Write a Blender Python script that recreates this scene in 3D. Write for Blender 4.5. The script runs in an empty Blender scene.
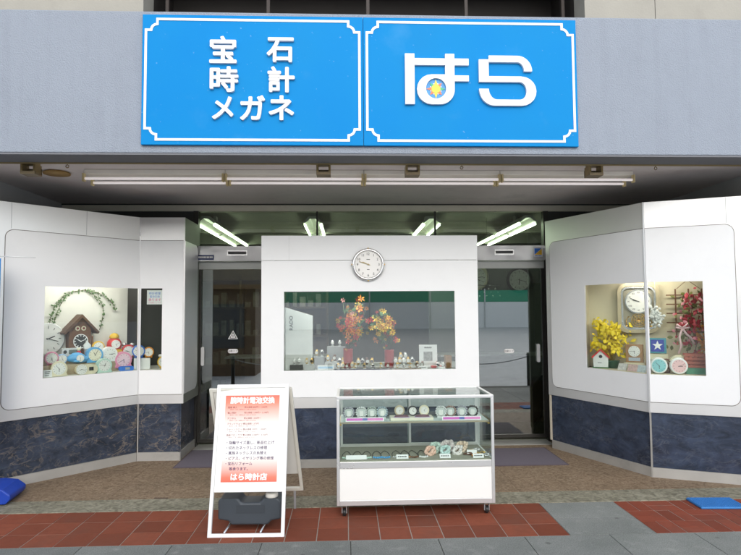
import bpy, bmesh, math, random
from math import sin, cos, pi, radians as R
from mathutils import Matrix, Vector
from mathutils.geometry import tessellate_polygon

random.seed(11)
scene = bpy.context.scene
COL = scene.collection
I4 = Matrix.Identity(4)
RM = {}                       # world matrix of the root each object hangs from


def T(x, y, z=0.0): return Matrix.Translation((x, y, z))
def RZ(d): return Matrix.Rotation(R(d), 4, 'Z')
def RX(d): return Matrix.Rotation(R(d), 4, 'X')
def RY(d): return Matrix.Rotation(R(d), 4, 'Y')

# ------------------------------------------------------------------ materials
MATS = {}


def mat(name, col, rough=0.5, metal=0.0, var=0.06, vscale=6.0, bump=0.0, bscale=60.0, emit=None, spec=0.5, coat=0.0, dirt=0.0):
    """Principled material with a little procedural variation of colour and gloss."""
    if name in MATS: return MATS[name]
    m = bpy.data.materials.new(name); m.use_nodes = True
    nt = m.node_tree; N = nt.nodes; L = nt.links
    b = N['Principled BSDF']
    b.inputs['Roughness'].default_value = rough
    b.inputs['Metallic'].default_value = metal
    b.inputs['Specular IOR Level'].default_value = spec
    b.inputs['Coat Weight'].default_value = coat
    b.inputs['Base Color'].default_value = (*col, 1)
    geo = N.new('ShaderNodeNewGeometry')
    if var > 0:
        n = N.new('ShaderNodeTexNoise'); n.inputs['Scale'].default_value = vscale; n.inputs['Detail'].default_value = 5
        L.new(geo.outputs['Position'], n.inputs['Vector'])
        mx = N.new('ShaderNodeMix'); mx.data_type = 'RGBA'
        mx.inputs[6].default_value = (*[c * (1 - var) for c in col], 1)
        mx.inputs[7].default_value = (*[min(1, c * (1 + var)) for c in col], 1)
        L.new(n.outputs['Fac'], mx.inputs[0]); out = mx.outputs[2]
        if dirt > 0:
            n2 = N.new('ShaderNodeTexNoise'); n2.inputs['Scale'].default_value = 2.3; n2.inputs['Detail'].default_value = 9; n2.inputs['Roughness'].default_value = .7
            L.new(geo.outputs['Position'], n2.inputs['Vector'])
            rp = N.new('ShaderNodeMapRange'); rp.inputs[1].default_value = .52; rp.inputs[2].default_value = .8
            rp.inputs[3].default_value = 0; rp.inputs[4].default_value = dirt
            L.new(n2.outputs['Fac'], rp.inputs[0])
            m2 = N.new('ShaderNodeMix'); m2.data_type = 'RGBA'
            m2.inputs[7].default_value = (*[c * .45 for c in col], 1)
            L.new(rp.outputs[0], m2.inputs[0]); L.new(out, m2.inputs[6]); out = m2.outputs[2]
        L.new(out, b.inputs['Base Color'])
        mr = N.new('ShaderNodeMapRange'); mr.inputs[3].default_value = max(0, rough - .08); mr.inputs[4].default_value = min(1, rough + .08)
        L.new(n.outputs['Fac'], mr.inputs[0]); L.new(mr.outputs[0], b.inputs['Roughness'])
    if bump > 0:
        nb = N.new('ShaderNodeTexNoise'); nb.inputs['Scale'].default_value = bscale; nb.inputs['Detail'].default_value = 4
        L.new(geo.outputs['Position'], nb.inputs['Vector'])
        bp = N.new('ShaderNodeBump'); bp.inputs['Strength'].default_value = bump; bp.inputs['Distance'].default_value = .01
        L.new(nb.outputs['Fac'], bp.inputs['Height']); L.new(bp.outputs[0], b.inputs['Normal'])
    if emit:
        b.inputs['Emission Color'].default_value = (*emit[0], 1); b.inputs['Emission Strength'].default_value = emit[1]
    MATS[name] = m
    return m


def glass(name, tint=(.93, .97, .95), refl=0.1, rough=0.0):
    """Thin pane: see-through with a Fresnel mirror."""
    if name in MATS: return MATS[name]
    m = bpy.data.materials.new(name); m.use_nodes = True
    nt = m.node_tree; N = nt.nodes; L = nt.links
    N.remove(N['Principled BSDF'])
    tr = N.new('ShaderNodeBsdfTransparent'); tr.inputs[0].default_value = (*tint, 1)
    gl = N.new('ShaderNodeBsdfGlossy'); gl.inputs['Roughness'].default_value = rough
    fr = N.new('ShaderNodeLayerWeight'); fr.inputs['Blend'].default_value = .5
    pw = N.new('ShaderNodeMath'); pw.operation = 'POWER'; pw.inputs[1].default_value = 5
    ad = N.new('ShaderNodeMath'); ad.operation = 'MULTIPLY_ADD'; ad.inputs[1].default_value = .9; ad.inputs[2].default_value = refl; ad.use_clamp = True
    mx = N.new('ShaderNodeMixShader')
    L.new(fr.outputs['Facing'], pw.inputs[0]); L.new(pw.outputs[0], ad.inputs[0]); L.new(ad.outputs[0], mx.inputs[0])
    L.new(tr.outputs[0], mx.inputs[1]); L.new(gl.outputs[0], mx.inputs[2])
    L.new(mx.outputs[0], N['Material Output'].inputs[0])
    MATS[name] = m
    return m


def stucco(name, col):
    m = mat(name, col, .85, var=.05, vscale=1.4, dirt=.18)
    nt = m.node_tree; N = nt.nodes; L = nt.links; b = N['Principled BSDF']
    geo = N.new('ShaderNodeNewGeometry')
    v = N.new('ShaderNodeTexVoronoi'); v.inputs['Scale'].default_value = 105
    L.new(geo.outputs['Position'], v.inputs['Vector'])
    n = N.new('ShaderNodeTexNoise'); n.inputs['Scale'].default_value = 140; n.inputs['Detail'].default_value = 3
    L.new(geo.outputs['Position'], n.inputs['Vector'])
    mp = N.new('ShaderNodeMapping'); mp.inputs['Scale'].default_value = (5.5, 1, .35)
    L.new(geo.outputs['Position'], mp.inputs['Vector'])
    sn = N.new('ShaderNodeTexNoise'); sn.inputs['Scale'].default_value = 1.6; sn.inputs['Detail'].default_value = 7; sn.inputs['Roughness'].default_value = .65
    L.new(mp.outputs[0], sn.inputs['Vector'])
    sr = N.new('ShaderNodeMapRange'); sr.inputs[1].default_value = .5; sr.inputs[2].default_value = .8; sr.inputs[4].default_value = .22
    L.new(sn.outputs['Fac'], sr.inputs[0])
    old = b.inputs['Base Color'].links[0].from_socket
    sm = N.new('ShaderNodeMix'); sm.data_type = 'RGBA'; sm.inputs[7].default_value = (*[c * .55 for c in col], 1)
    L.new(sr.outputs[0], sm.inputs[0]); L.new(old, sm.inputs[6]); L.new(sm.outputs[2], b.inputs['Base Color'])
    a = N.new('ShaderNodeMath'); a.operation = 'ADD'
    L.new(v.outputs['Distance'], a.inputs[0]); L.new(n.outputs['Fac'], a.inputs[1])
    bp = N.new('ShaderNodeBump'); bp.inputs['Strength'].default_value = .42; bp.inputs['Distance'].default_value = .010
    L.new(a.outputs[0], bp.inputs['Height']); L.new(bp.outputs[0], b.inputs['Normal'])
    return m


def marble(name, base, vein, amount):
    m = bpy.data.materials.new(name); m.use_nodes = True; MATS[name] = m
    nt = m.node_tree; N = nt.nodes; L = nt.links; b = N['Principled BSDF']
    b.inputs['Roughness'].default_value = .24
    geo = N.new('ShaderNodeNewGeometry')
    mp = N.new('ShaderNodeMapping'); mp.inputs['Rotation'].default_value = (.3, .55, .2); mp.inputs['Scale'].default_value = (1, 1, 1.7)
    L.new(geo.outputs['Position'], mp.inputs['Vector'])

    def noise(sc, det, dist, src=mp, rough=.55):
        n = N.new('ShaderNodeTexNoise'); n.inputs['Scale'].default_value = sc; n.inputs['Detail'].default_value = det
        n.inputs['Distortion'].default_value = dist; n.inputs['Roughness'].default_value = rough
        L.new(src.outputs[0], n.inputs['Vector']); return n.outputs['Fac']

    def op(kind, a, bb, c=None):
        q = N.new('ShaderNodeMath'); q.operation = kind
        for i, v in enumerate((a, bb, c)):
            if v is None: continue
            if isinstance(v, (int, float)): q.inputs[i].default_value = v
            else: L.new(v, q.inputs[i])
        return q.outputs[0]

    def rng(v, a, b2, c, d):
        q = N.new('ShaderNodeMapRange'); q.inputs[1].default_value = a; q.inputs[2].default_value = b2; q.inputs[3].default_value = c; q.inputs[4].default_value = d
        L.new(v, q.inputs[0]); return q.outputs[0]

    v1 = rng(op('ABSOLUTE', op('SUBTRACT', noise(3.6, 6, .9), .5), 0), 0, .022, 1, 0)
    v2 = rng(op('ABSOLUTE', op('SUBTRACT', noise(7.5, 5, 1.2), .48), 0), 0, .020, .75, 0)
    mask = rng(noise(3.1, 4, .3), .40, .62, .08, 1)
    veins = op('MULTIPLY', op('MULTIPLY', op('MAXIMUM', v1, v2), mask), amount)
    bc = N.new('ShaderNodeMix'); bc.data_type = 'RGBA'
    bc.inputs[6].default_value = (*[c * .5 for c in base], 1); bc.inputs[7].default_value = (*[c * 1.7 for c in base], 1)
    L.new(rng(noise(6, 9, .8, rough=.65), .3, .7, 0, 1), bc.inputs[0])
    fx = N.new('ShaderNodeMix'); fx.data_type = 'RGBA'; fx.inputs[7].default_value = (*vein, 1)
    L.new(veins, fx.inputs[0]); L.new(bc.outputs[2], fx.inputs[6]); L.new(fx.outputs[2], b.inputs['Base Color'])
    return m


def brushed(name, col, rough=.34, metal=.75):
    m = mat(name, col, rough, metal, var=.05, vscale=3)
    nt = m.node_tree; N = nt.nodes; L = nt.links; b = N['Principled BSDF']
    geo = N.new('ShaderNodeNewGeometry')
    mp = N.new('ShaderNodeMapping'); mp.inputs['Scale'].default_value = (9, 9, 420)
    L.new(geo.outputs['Position'], mp.inputs['Vector'])
    n = N.new('ShaderNodeTexNoise'); n.inputs['Scale'].default_value = 1.0; n.inputs['Detail'].default_value = 3
    L.new(mp.outputs[0], n.inputs['Vector'])
    bp = N.new('ShaderNodeBump'); bp.inputs['Strength'].default_value = .06; bp.inputs['Distance'].default_value = .003
    L.new(n.outputs['Fac'], bp.inputs['Height']); L.new(bp.outputs[0], b.inputs['Normal'])
    return m


def aggregate(name, cols, scale):
    """Brown pebble-dash floor: blotches of two tones over a noise."""
    m = bpy.data.materials.new(name); m.use_nodes = True; MATS[name] = m
    nt = m.node_tree; N = nt.nodes; L = nt.links; b = N['Principled BSDF']
    b.inputs['Roughness'].default_value = .7
    geo = N.new('ShaderNodeNewGeometry')
    n1 = N.new('ShaderNodeTexNoise'); n1.inputs['Scale'].default_value = scale; n1.inputs['Detail'].default_value = 2.5; n1.inputs['Distortion'].default_value = 1.4
    n2 = N.new('ShaderNodeTexNoise'); n2.inputs['Scale'].default_value = scale * 4; n2.inputs['Detail'].default_value = 5
    n3 = N.new('ShaderNodeTexNoise'); n3.inputs['Scale'].default_value = 1.7; n3.inputs['Detail'].default_value = 7
    for n in (n1, n2, n3): L.new(geo.outputs['Position'], n.inputs['Vector'])
    a = N.new('ShaderNodeMath'); a.operation = 'MULTIPLY_ADD'; a.inputs[1].default_value = .45
    L.new(n2.outputs['Fac'], a.inputs[0]); L.new(n1.outputs['Fac'], a.inputs[2])
    cr = N.new('ShaderNodeValToRGB')
    e = cr.color_ramp.elements
    e[0].position = .52; e[0].color = (*cols[0], 1); e[1].position = .92; e[1].color = (*cols[2], 1)
    k = e.new(.7); k.color = (*cols[1], 1)
    L.new(a.outputs[0], cr.inputs[0])
    mx = N.new('ShaderNodeMix'); mx.data_type = 'RGBA'; mx.blend_type = 'MULTIPLY'
    mr = N.new('ShaderNodeMapRange'); mr.inputs[1].default_value = .4; mr.inputs[2].default_value = .75; mr.inputs[4].default_value = .5
    L.new(n3.outputs['Fac'], mr.inputs[0]); L.new(mr.outputs[0], mx.inputs[0])
    mx.inputs[7].default_value = (.55, .55, .52, 1)
    L.new(cr.outputs[0], mx.inputs[6]); L.new(mx.outputs[2], b.inputs['Base Color'])
    bp = N.new('ShaderNodeBump'); bp.inputs['Strength'].default_value = .5; bp.inputs['Distance'].default_value = .006
    L.new(a.outputs[0], bp.inputs['Height']); L.new(bp.outputs[0], b.inputs['Normal'])
    return m


def tile_mat(name, col, worn):
    """Tone per tile from the mesh attribute 'tone', plus wear."""
    m = bpy.data.materials.new(name); m.use_nodes = True; MATS[name] = m
    nt = m.node_tree; N = nt.nodes; L = nt.links; b = N['Principled BSDF']
    b.inputs['Roughness'].default_value = .7; b.inputs['Specular IOR Level'].default_value = .15
    at = N.new('ShaderNodeAttribute'); at.attribute_name = 'tone'
    geo = N.new('ShaderNodeNewGeometry')
    n = N.new('ShaderNodeTexNoise'); n.inputs['Scale'].default_value = 14; n.inputs['Detail'].default_value = 8; n.inputs['Roughness'].default_value = .7
    n2 = N.new('ShaderNodeTexNoise'); n2.inputs['Scale'].default_value = 2.2; n2.inputs['Detail'].default_value = 8; n2.inputs['Roughness'].default_value = .65
    n4 = N.new('ShaderNodeTexNoise'); n4.inputs['Scale'].default_value = 160; n4.inputs['Detail'].default_value = 3
    for q in (n, n2, n4): L.new(geo.outputs['Position'], q.inputs['Vector'])
    mx = N.new('ShaderNodeMix'); mx.data_type = 'RGBA'
    mx.inputs[6].default_value = (*[c * .82 for c in col], 1); mx.inputs[7].default_value = (*[c * 1.22 for c in col], 1)
    L.new(at.outputs['Fac'], mx.inputs[0])
    m2 = N.new('ShaderNodeMix'); m2.data_type = 'RGBA'
    mr = N.new('ShaderNodeMapRange'); mr.inputs[1].default_value = .42; mr.inputs[2].default_value = .8; mr.inputs[4].default_value = .55
    L.new(n.outputs['Fac'], mr.inputs[0]); L.new(mr.outputs[0], m2.inputs[0])
    L.new(mx.outputs[2], m2.inputs[6]); m2.inputs[7].default_value = (*[c * .68 for c in col], 1)
    m3 = N.new('ShaderNodeMix'); m3.data_type = 'RGBA'
    mr2 = N.new('ShaderNodeMapRange'); mr2.inputs[1].default_value = .5; mr2.inputs[2].default_value = .75; mr2.inputs[4].default_value = .55
    L.new(n2.outputs['Fac'], mr2.inputs[0]); L.new(mr2.outputs[0], m3.inputs[0])
    L.new(m2.outputs[2], m3.inputs[6]); m3.inputs[7].default_value = (*worn, 1)
    L.new(m3.outputs[2], b.inputs['Base Color'])
    bp = N.new('ShaderNodeBump'); bp.inputs['Strength'].default_value = .35; bp.inputs['Distance'].default_value = .004
    L.new(n4.outputs['Fac'], bp.inputs['Height']); L.new(bp.outputs[0], b.inputs['Normal'])
    return m


def poster_mat(name):
    """White in the middle running to red at the top and bottom (the print itself), by object height."""
    m = bpy.data.materials.new(name); m.use_nodes = True; MATS[name] = m
    nt = m.node_tree; N = nt.nodes; L = nt.links; b = N['Principled BSDF']
    b.inputs['Roughness'].default_value = .4
    tc = N.new('ShaderNodeTexCoord'); sp = N.new('ShaderNodeSeparateXYZ')
    L.new(tc.outputs['Object'], sp.inputs[0])
    mr = N.new('ShaderNodeMapRange'); mr.inputs[1].default_value = .37; mr.inputs[2].default_value = 1.0
    L.new(sp.outputs['Z'], mr.inputs[0])
    cr = N.new('ShaderNodeValToRGB'); e = cr.color_ramp.elements
    red = (.80, .115, .065, 1); wh = (.86, .83, .79, 1)
    e[0].position = 0; e[0].color = red; e[1].position = 1; e[1].color = red
    for p, c in ((.06, (.82, .17, .10, 1)), (.30, wh), (.62, wh), (.92, (.82, .20, .12, 1))):
        k = e.new(p); k.color = c
    L.new(mr.outputs[0], cr.inputs[0]); L.new(cr.outputs[0], b.inputs['Base Color'])
    return m


# ------------------------------------------------------------------ mesh builder
_TXT = {}


def text_data(s, bold, depth):
    key = (s, bold, depth)
    if key not in _TXT:
        cu = bpy.data.curves.new('lettering', 'FONT'); cu.body = s; cu.size = 1; cu.offset = bold; cu.extrude = depth; cu.resolution_u = 3
        ob = bpy.data.objects.new('lettering', cu); COL.objects.link(ob)
        dg = bpy.context.evaluated_depsgraph_get(); dg.update()
        me = bpy.data.meshes.new_from_object(ob.evaluated_get(dg))
        vs = [v.co.copy() for v in me.vertices]; fs = [tuple(p.vertices) for p in me.polygons]
        bpy.data.objects.remove(ob); bpy.data.curves.remove(cu); bpy.data.meshes.remove(me)
        _TXT[key] = (vs, fs)
    return _TXT[key]


class MB:
    """Collects shapes; local x = right, y = into the scene, z = up; M places them."""
    def __init__(s, M=I4): s.v = []; s.f = []; s.sm = []; s.M = M; s.mi = []; s.cur = 0; s.tone = []; s.marks = []
    def add(s, vs, fs, smooth=False, M=None, tone=0.5):
        s.marks.append((len(s.v), len(s.f)))
        k = len(s.v); Q = s.M @ M if M is not None else s.M
        s.v += [Q @ Vector(v) for v in vs]
        for f in fs: s.f.append(tuple(i + k for i in f)); s.sm.append(smooth); s.mi.append(s.cur); s.tone.append(tone)
        return s
    def box(s, x0, x1, y0, y1, z0, z1, M=None, tone=.5):
        v = [(x, y, z) for z in (z0, z1) for y in (y0, y1) for x in (x0, x1)]
        return s.add(v, [(0, 2, 3, 1), (4, 5, 7, 6), (0, 1, 5, 4), (2, 6, 7, 3), (0, 4, 6, 2), (1, 3, 7, 5)], M=M, tone=tone)
    def prism(s, loops, y0, y1, M=None):
        """loops of (x,z): first the outline, then holes; extruded from y0 to y1."""
        if not isinstance(loops[0][0], (tuple, list)): loops = [loops]
        flat = [p for l in loops for p in l]; n = len(flat)
        tri = tessellate_polygon([[Vector((p[0], p[1], 0)) for p in l] for l in loops])
        vs = [(p[0], y0, p[1]) for p in flat] + [(p[0], y1, p[1]) for p in flat]
        fs = []
        for a, b, c in tri:
            ax, az = flat[a]; bx, bz = flat[b]; cx, cz = flat[c]
            if (bx - ax) * (cz - az) - (bz - az) * (cx - ax) < 0: b, c = c, b
            fs.append((a, b, c)); fs.append((a + n, c + n, b + n))
        k = 0
        for l in loops:
            m = len(l)
            for i in range(m):
                j = (i + 1) % m; fs.append((k + i, k + i + n, k + j + n, k + j))
            k += m
        return s.add(vs, fs, M=M)
    def plan(s, loop, z0, z1, M=None):
        """outline in (x,y), extruded in z."""
        Q = Matrix(((1, 0, 0, 0), (0, 0, 1, 0), (0, 1, 0, 0), (0, 0, 0, 1)))
        return s.prism([(p[0], p[1]) for p in loop], z0, z1, M=(M @ Q) if M is not None else Q)
    def lathe(s, prof, M=None, n=24, smooth=True):
        vs = []; fs = []
        for r, z in prof:
            for i in range(n): a = 2 * pi * i / n; vs.append((r * cos(a), r * sin(a), z))
        for k in range(len(prof) - 1):
            for i in range(n):
                j = (i + 1) % n; fs.append((k * n + i, k * n + j, (k + 1) * n + j, (k + 1) * n + i))
        fs.append(tuple(range(n - 1, -1, -1))); fs.append(tuple(range((len(prof) - 1) * n, len(prof) * n)))
        return s.add(vs, fs, smooth, M)
    def disc(s, cx, cz, r, y0, y1, n=28, smooth=False, rz=None):
        """a round plate facing the viewer."""
        rz = rz or r
        return s.prism([(cx + r * cos(2 * pi * i / n), cz + rz * sin(2 * pi * i / n)) for i in range(n)], y0, y1)
    def ring(s, cx, cz, r, w, y0, y1, n=32, rz=None):
        rz = rz or r
        o = [(cx + r * cos(2 * pi * i / n), cz + rz * sin(2 * pi * i / n)) for i in range(n)]
        h = [(cx + (r - w) * cos(2 * pi * i / n), cz + (rz - w) * sin(2 * pi * i / n)) for i in range(n)]
        return s.prism([o, h[::-1]], y0, y1)
    def ball(s, c, r, n=14, m=9, sx=1, sy=1, sz=1):
        prof = [(max(1e-5, r * sin(pi * k / m)), -r * cos(pi * k / m)) for k in range(m + 1)]
        return s.lathe(prof, T(*c) @ Matrix.Diagonal((sx, sy, sz, 1)), n)
    def tube(s, pts, r, n=8, closed=False):
        pts = [Vector(p) for p in pts]; vs = []; fs = []; N = len(pts)
        for i, p in enumerate(pts):
            if closed: d = pts[(i + 1) % N] - pts[i - 1]
            else: d = pts[min(i + 1, N - 1)] - pts[max(i - 1, 0)]
            d.normalize(); up = Vector((0, 0, 1)) if abs(d.z) < .9 else Vector((1, 0, 0))
            a = d.cross(up).normalized(); b = a.cross(d)
            rr = r[i] if isinstance(r, (list, tuple)) else r
            for k in range(n): t = 2 * pi * k / n; vs.append(p + a * (rr * cos(t)) + b * (rr * sin(t)))
        for i in range(N if closed else N - 1):
            j = (i + 1) % N
            for k in range(n):
                l = (k + 1) % n; fs.append((i * n + k, i * n + l, j * n + l, j * n + k))
        if not closed: fs.append(tuple(range(n - 1, -1, -1))); fs.append(tuple(range((N - 1) * n, N * n)))
        return s.add(vs, fs, True)
    def stroke(s, pts, w, y0, y1, closed=False):
        """flat band of width w along (x,z) points with mitred corners."""
        N = len(pts); L_, R_ = [], []
        for i in range(N):
            p = Vector(pts[i])
            a = Vector(pts[i - 1]) if (closed or i) else None
            b = Vector(pts[(i + 1) % N]) if (closed or i < N - 1) else None
            d1 = (p - a).normalized() if a is not None else (b - p).normalized()
            d2 = (b - p).normalized() if b is not None else d1
            n1 = Vector((-d1.y, d1.x)); n2 = Vector((-d2.y, d2.x)); m = (n1 + n2)
            m = m.normalized() if m.length > 1e-6 else n1
            k = w / 2 / max(.4, m.dot(n1)); L_.append(p + m * k); R_.append(p - m * k)
        if closed: return s.prism([[tuple(q) for q in R_], [tuple(q) for q in L_][::-1]], y0, y1)
        return s.prism([tuple(q) for q in R_] + [tuple(q) for q in L_[::-1]], y0, y1)
    def text(s, body, x, z, y, size=None, fit=None, bold=0.0, depth=0.0, align='c', sx=1.0):
        """lettering facing the viewer at depth y; fit=(w,h) fills a box centred on x,z."""
        if bold:
            e = bold * (size or fit[1]); f2 = (fit[0] - 2 * e, fit[1] - 2 * e) if fit else None
            for i, (dx, dz) in enumerate(((0, 0), (-1, 0), (1, 0), (0, -1), (0, 1), (-.7, -.7), (.7, -.7), (-.7, .7), (.7, .7))):
                s.text(body, x + dx * e, z + dz * e, y + i * 2.5e-5, size, f2, 0, depth, align, sx)
            return s
        vs, fs = text_data(body, 0, depth / 2 / (size or (fit[1])) if depth else 0)
        if not vs: return s
        x0 = min(v.x for v in vs); x1 = max(v.x for v in vs); z0 = min(v.y for v in vs); z1 = max(v.y for v in vs)
        if fit: kx = fit[0] / (x1 - x0); kz = fit[1] / (z1 - z0); ox = -(x0 + x1) / 2; oz = -(z0 + z1) / 2
        else:
            kz = size; kx = size * sx; oz = -.36
            ox = -(x0 + x1) / 2 if align == 'c' else -x0
        ky = size or fit[1]
        return s.add([(x + (v.x + ox) * kx, y - v.z * ky - depth / 2, z + (v.y + oz) * kz) for v in vs], fs)
    def parts(s, name, m, parent=None, **k):
        """every shape added becomes a part of its own."""
        out = []
        for a, b in zip(s.marks, s.marks[1:] + [(len(s.v), len(s.f))]):
            q = MB(); q.v = s.v[a[0]:b[0]]; q.f = [tuple(i - a[0] for i in f) for f in s.f[a[1]:b[1]]]
            q.sm = s.sm[a[1]:b[1]]; q.mi = s.mi[a[1]:b[1]]; q.tone = s.tone[a[1]:b[1]]
            out.append(q.build(name, m, parent, **k))
        return out
    def build(s, name, m, parent=None, bev=0, seg=2, org=None, world=True, tone=False):
        me = bpy.data.meshes.new(name)
        if parent is not None: Q = RM[parent.name]
        else: Q = T(*org) if org is not None else I4
        Qi = Q.inverted() if world else I4
        me.from_pydata([Qi @ v for v in s.v], [], s.f)
        for k in (m if isinstance(m, (list, tuple)) else [m]): me.materials.append(k)
        me.polygons.foreach_set('use_smooth', s.sm)
        me.polygons.foreach_set('material_index', s.mi)
        if tone:
            at = me.attributes.new('tone', 'FLOAT', 'FACE'); at.data.foreach_set('value', s.tone)
        me.update()
        bmm = bmesh.new(); bmm.from_mesh(me); bmesh.ops.recalc_face_normals(bmm, faces=bmm.faces); bmm.to_mesh(me); bmm.free()
        o = bpy.data.objects.new(name, me); COL.objects.link(o)
        if parent is not None: o.parent = parent
        else: o.matrix_world = Q
        RM[o.name] = Q
        if bev:
            b = o.modifiers.new('bevel', 'BEVEL'); b.width = bev; b.segments = seg; b.limit_method = 'ANGLE'; b.angle_limit = R(40)
        return o


def tag(o, label, cat, group=None):
    o['label'] = label; o['category'] = cat
    if group: o['group'] = group
    return o


def thing(name, label, cat, loc=(0, 0, 0), rz=0, group=None, M=None):
    o = bpy.data.objects.new(name, None); COL.objects.link(o); o.empty_display_size = .05
    Q = M if M is not None else T(*loc) @ RZ(rz)
    o.matrix_world = Q; RM[o.name] = Q
    return tag(o, label, cat, group)


def struct(o): o['kind'] = 'structure'; return o


def dup(root, loc, rz=0, label=None, M=None, group=None):
    def cp(o, par):
        c = o.copy(); COL.objects.link(c); c.parent = par
        for ch in [q for q in bpy.data.objects if q.parent == o]: cp(ch, c)
        return c
    kids = [q for q in bpy.data.objects if q.parent == root]
    r = root.copy(); COL.objects.link(r)
    r.matrix_world = M if M is not None else T(*loc) @ RZ(rz)
    RM[r.name] = r.matrix_world.copy()
    for k in kids: cp(k, r)
    if label: r['label'] = label
    if group: r['group'] = group
    return r


def rrect(x0, x1, z0, z1, r, n=6, corners=(1, 1, 1, 1)):
    """rounded rectangle; corners = bottom-left, bottom-right, top-right, top-left."""
    out = []
    for k, (cx, cz, a0) in enumerate(((x0 + r, z0 + r, 180), (x1 - r, z0 + r, 270), (x1 - r, z1 - r, 0), (x0 + r, z1 - r, 90))):
        if not corners[k]:
            out.append(((x0, z0), (x1, z0), (x1, z1), (x0, z1))[k]); continue
        for i in range(n + 1):
            a = R(a0 + 90 * i / n); out.append((cx + r * cos(a), cz + r * sin(a)))
    return out


def rect(x0, x1, z0, z1): return [(x0, z0), (x1, z0), (x1, z1), (x0, z1)]


ORD = ['first', 'second', 'third', 'fourth', 'fifth', 'sixth', 'seventh', 'eighth', 'ninth', 'tenth']

# palette
WHITE = mat('white laminate', (.79, .80, .80), .5, var=.02, vscale=1.5, dirt=.09, spec=.25)
WHITEP = mat('white paint', (.80, .80, .79), .4, var=.02)
ALU = brushed('brushed aluminium', (.78, .78, .77), .36, .6)
ALUB = brushed('bright aluminium', (.74, .74, .74), .3, .6)
STEEL = mat('base trim steel', (.52, .51, .48), .42, .5, var=.12, vscale=5, dirt=.5)
CHROME = mat('chrome', (.85, .85, .86), .07, 1.0, var=.02)
DARKMET = mat('dark bronze metal', (.05, .048, .043), .38, .6)
MARB_L = marble('slate marble with tan veins', (.034, .045, .068), (.25, .205, .16), .78)
MARB_R = marble('slate marble faint veins', (.030, .041, .068), (.16, .165, .18), .35)
STUCCO = stucco('grey stucco', (.285, .32, .375))
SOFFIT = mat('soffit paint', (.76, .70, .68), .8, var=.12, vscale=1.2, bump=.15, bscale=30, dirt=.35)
FASCUN = mat('fascia underside', (.17, .175, .19), .8, var=.1)
GOLD = mat('gold metal', (.72, .48, .16), .3, .85)
SILVER = mat('silver metal', (.72, .72, .72), .25, .9)
BLACK = mat('black plastic', (.018, .018, .018), .4)
INK = mat('dark print', (.06, .035, .10), .6, var=0)
INKBLK = mat('black print', (.025, .025, .025), .6, var=0)
WHITEINK = mat('white print', (.86, .85, .84), .5, var=0)
DIAL = mat('white dial', (.80, .79, .76), .4, var=.01)
PAPER = mat('paper', (.80, .80, .80), .7, var=.02)
GLASSD = glass('door glass', (.72, .78, .75), .31)
GLASSW = glass('window glass', (.95, .98, .96), .04)
GLASSC = glass('showcase glass', (.94, .975, .955), .03)
GLASSB = glass('centre window glass', (.94, .97, .95), .165)
WOOD = mat('brown wood', (.15, .062, .026), .5, var=.35, vscale=18, bump=.2)
WOODL = mat('oak wood', (.36, .19, .08), .45, var=.25, vscale=20)


def M_(name, c, rough=.42, **k): return mat(name, c, rough, **k)


RED = M_('red plastic', (.60, .03, .03)); YEL = M_('yellow plastic', (.75, .46, .03)); BLUE = M_('sky blue plastic', (.09, .36, .68))
PINK = M_('pink plastic', (.75, .28, .42)); CREAM = M_('cream plastic', (.72, .66, .48)); MINT = M_('mint plastic', (.50, .68, .60))
ORANGE = M_('orange plastic', (.78, .30, .03)); GREY = M_('grey plastic', (.35, .36, .37)); DBLUE = M_('cobalt plastic', (.03, .16, .60))
LGREY = M_('light grey plastic', (.60, .61, .61)); LILAC = M_('lilac plastic', (.55, .42, .62))

# ------------------------------------------------------------------ ground
asph = mat('sun toned concrete road', (.68, .68, .66), .85, var=.25, vscale=4, bump=.4, bscale=200)  # street sunlight is put into the concrete's pale colour
g = MB().box(-90, 90, -90, 90, -.2, -.16)
struct(g.build('road', asph))


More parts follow.
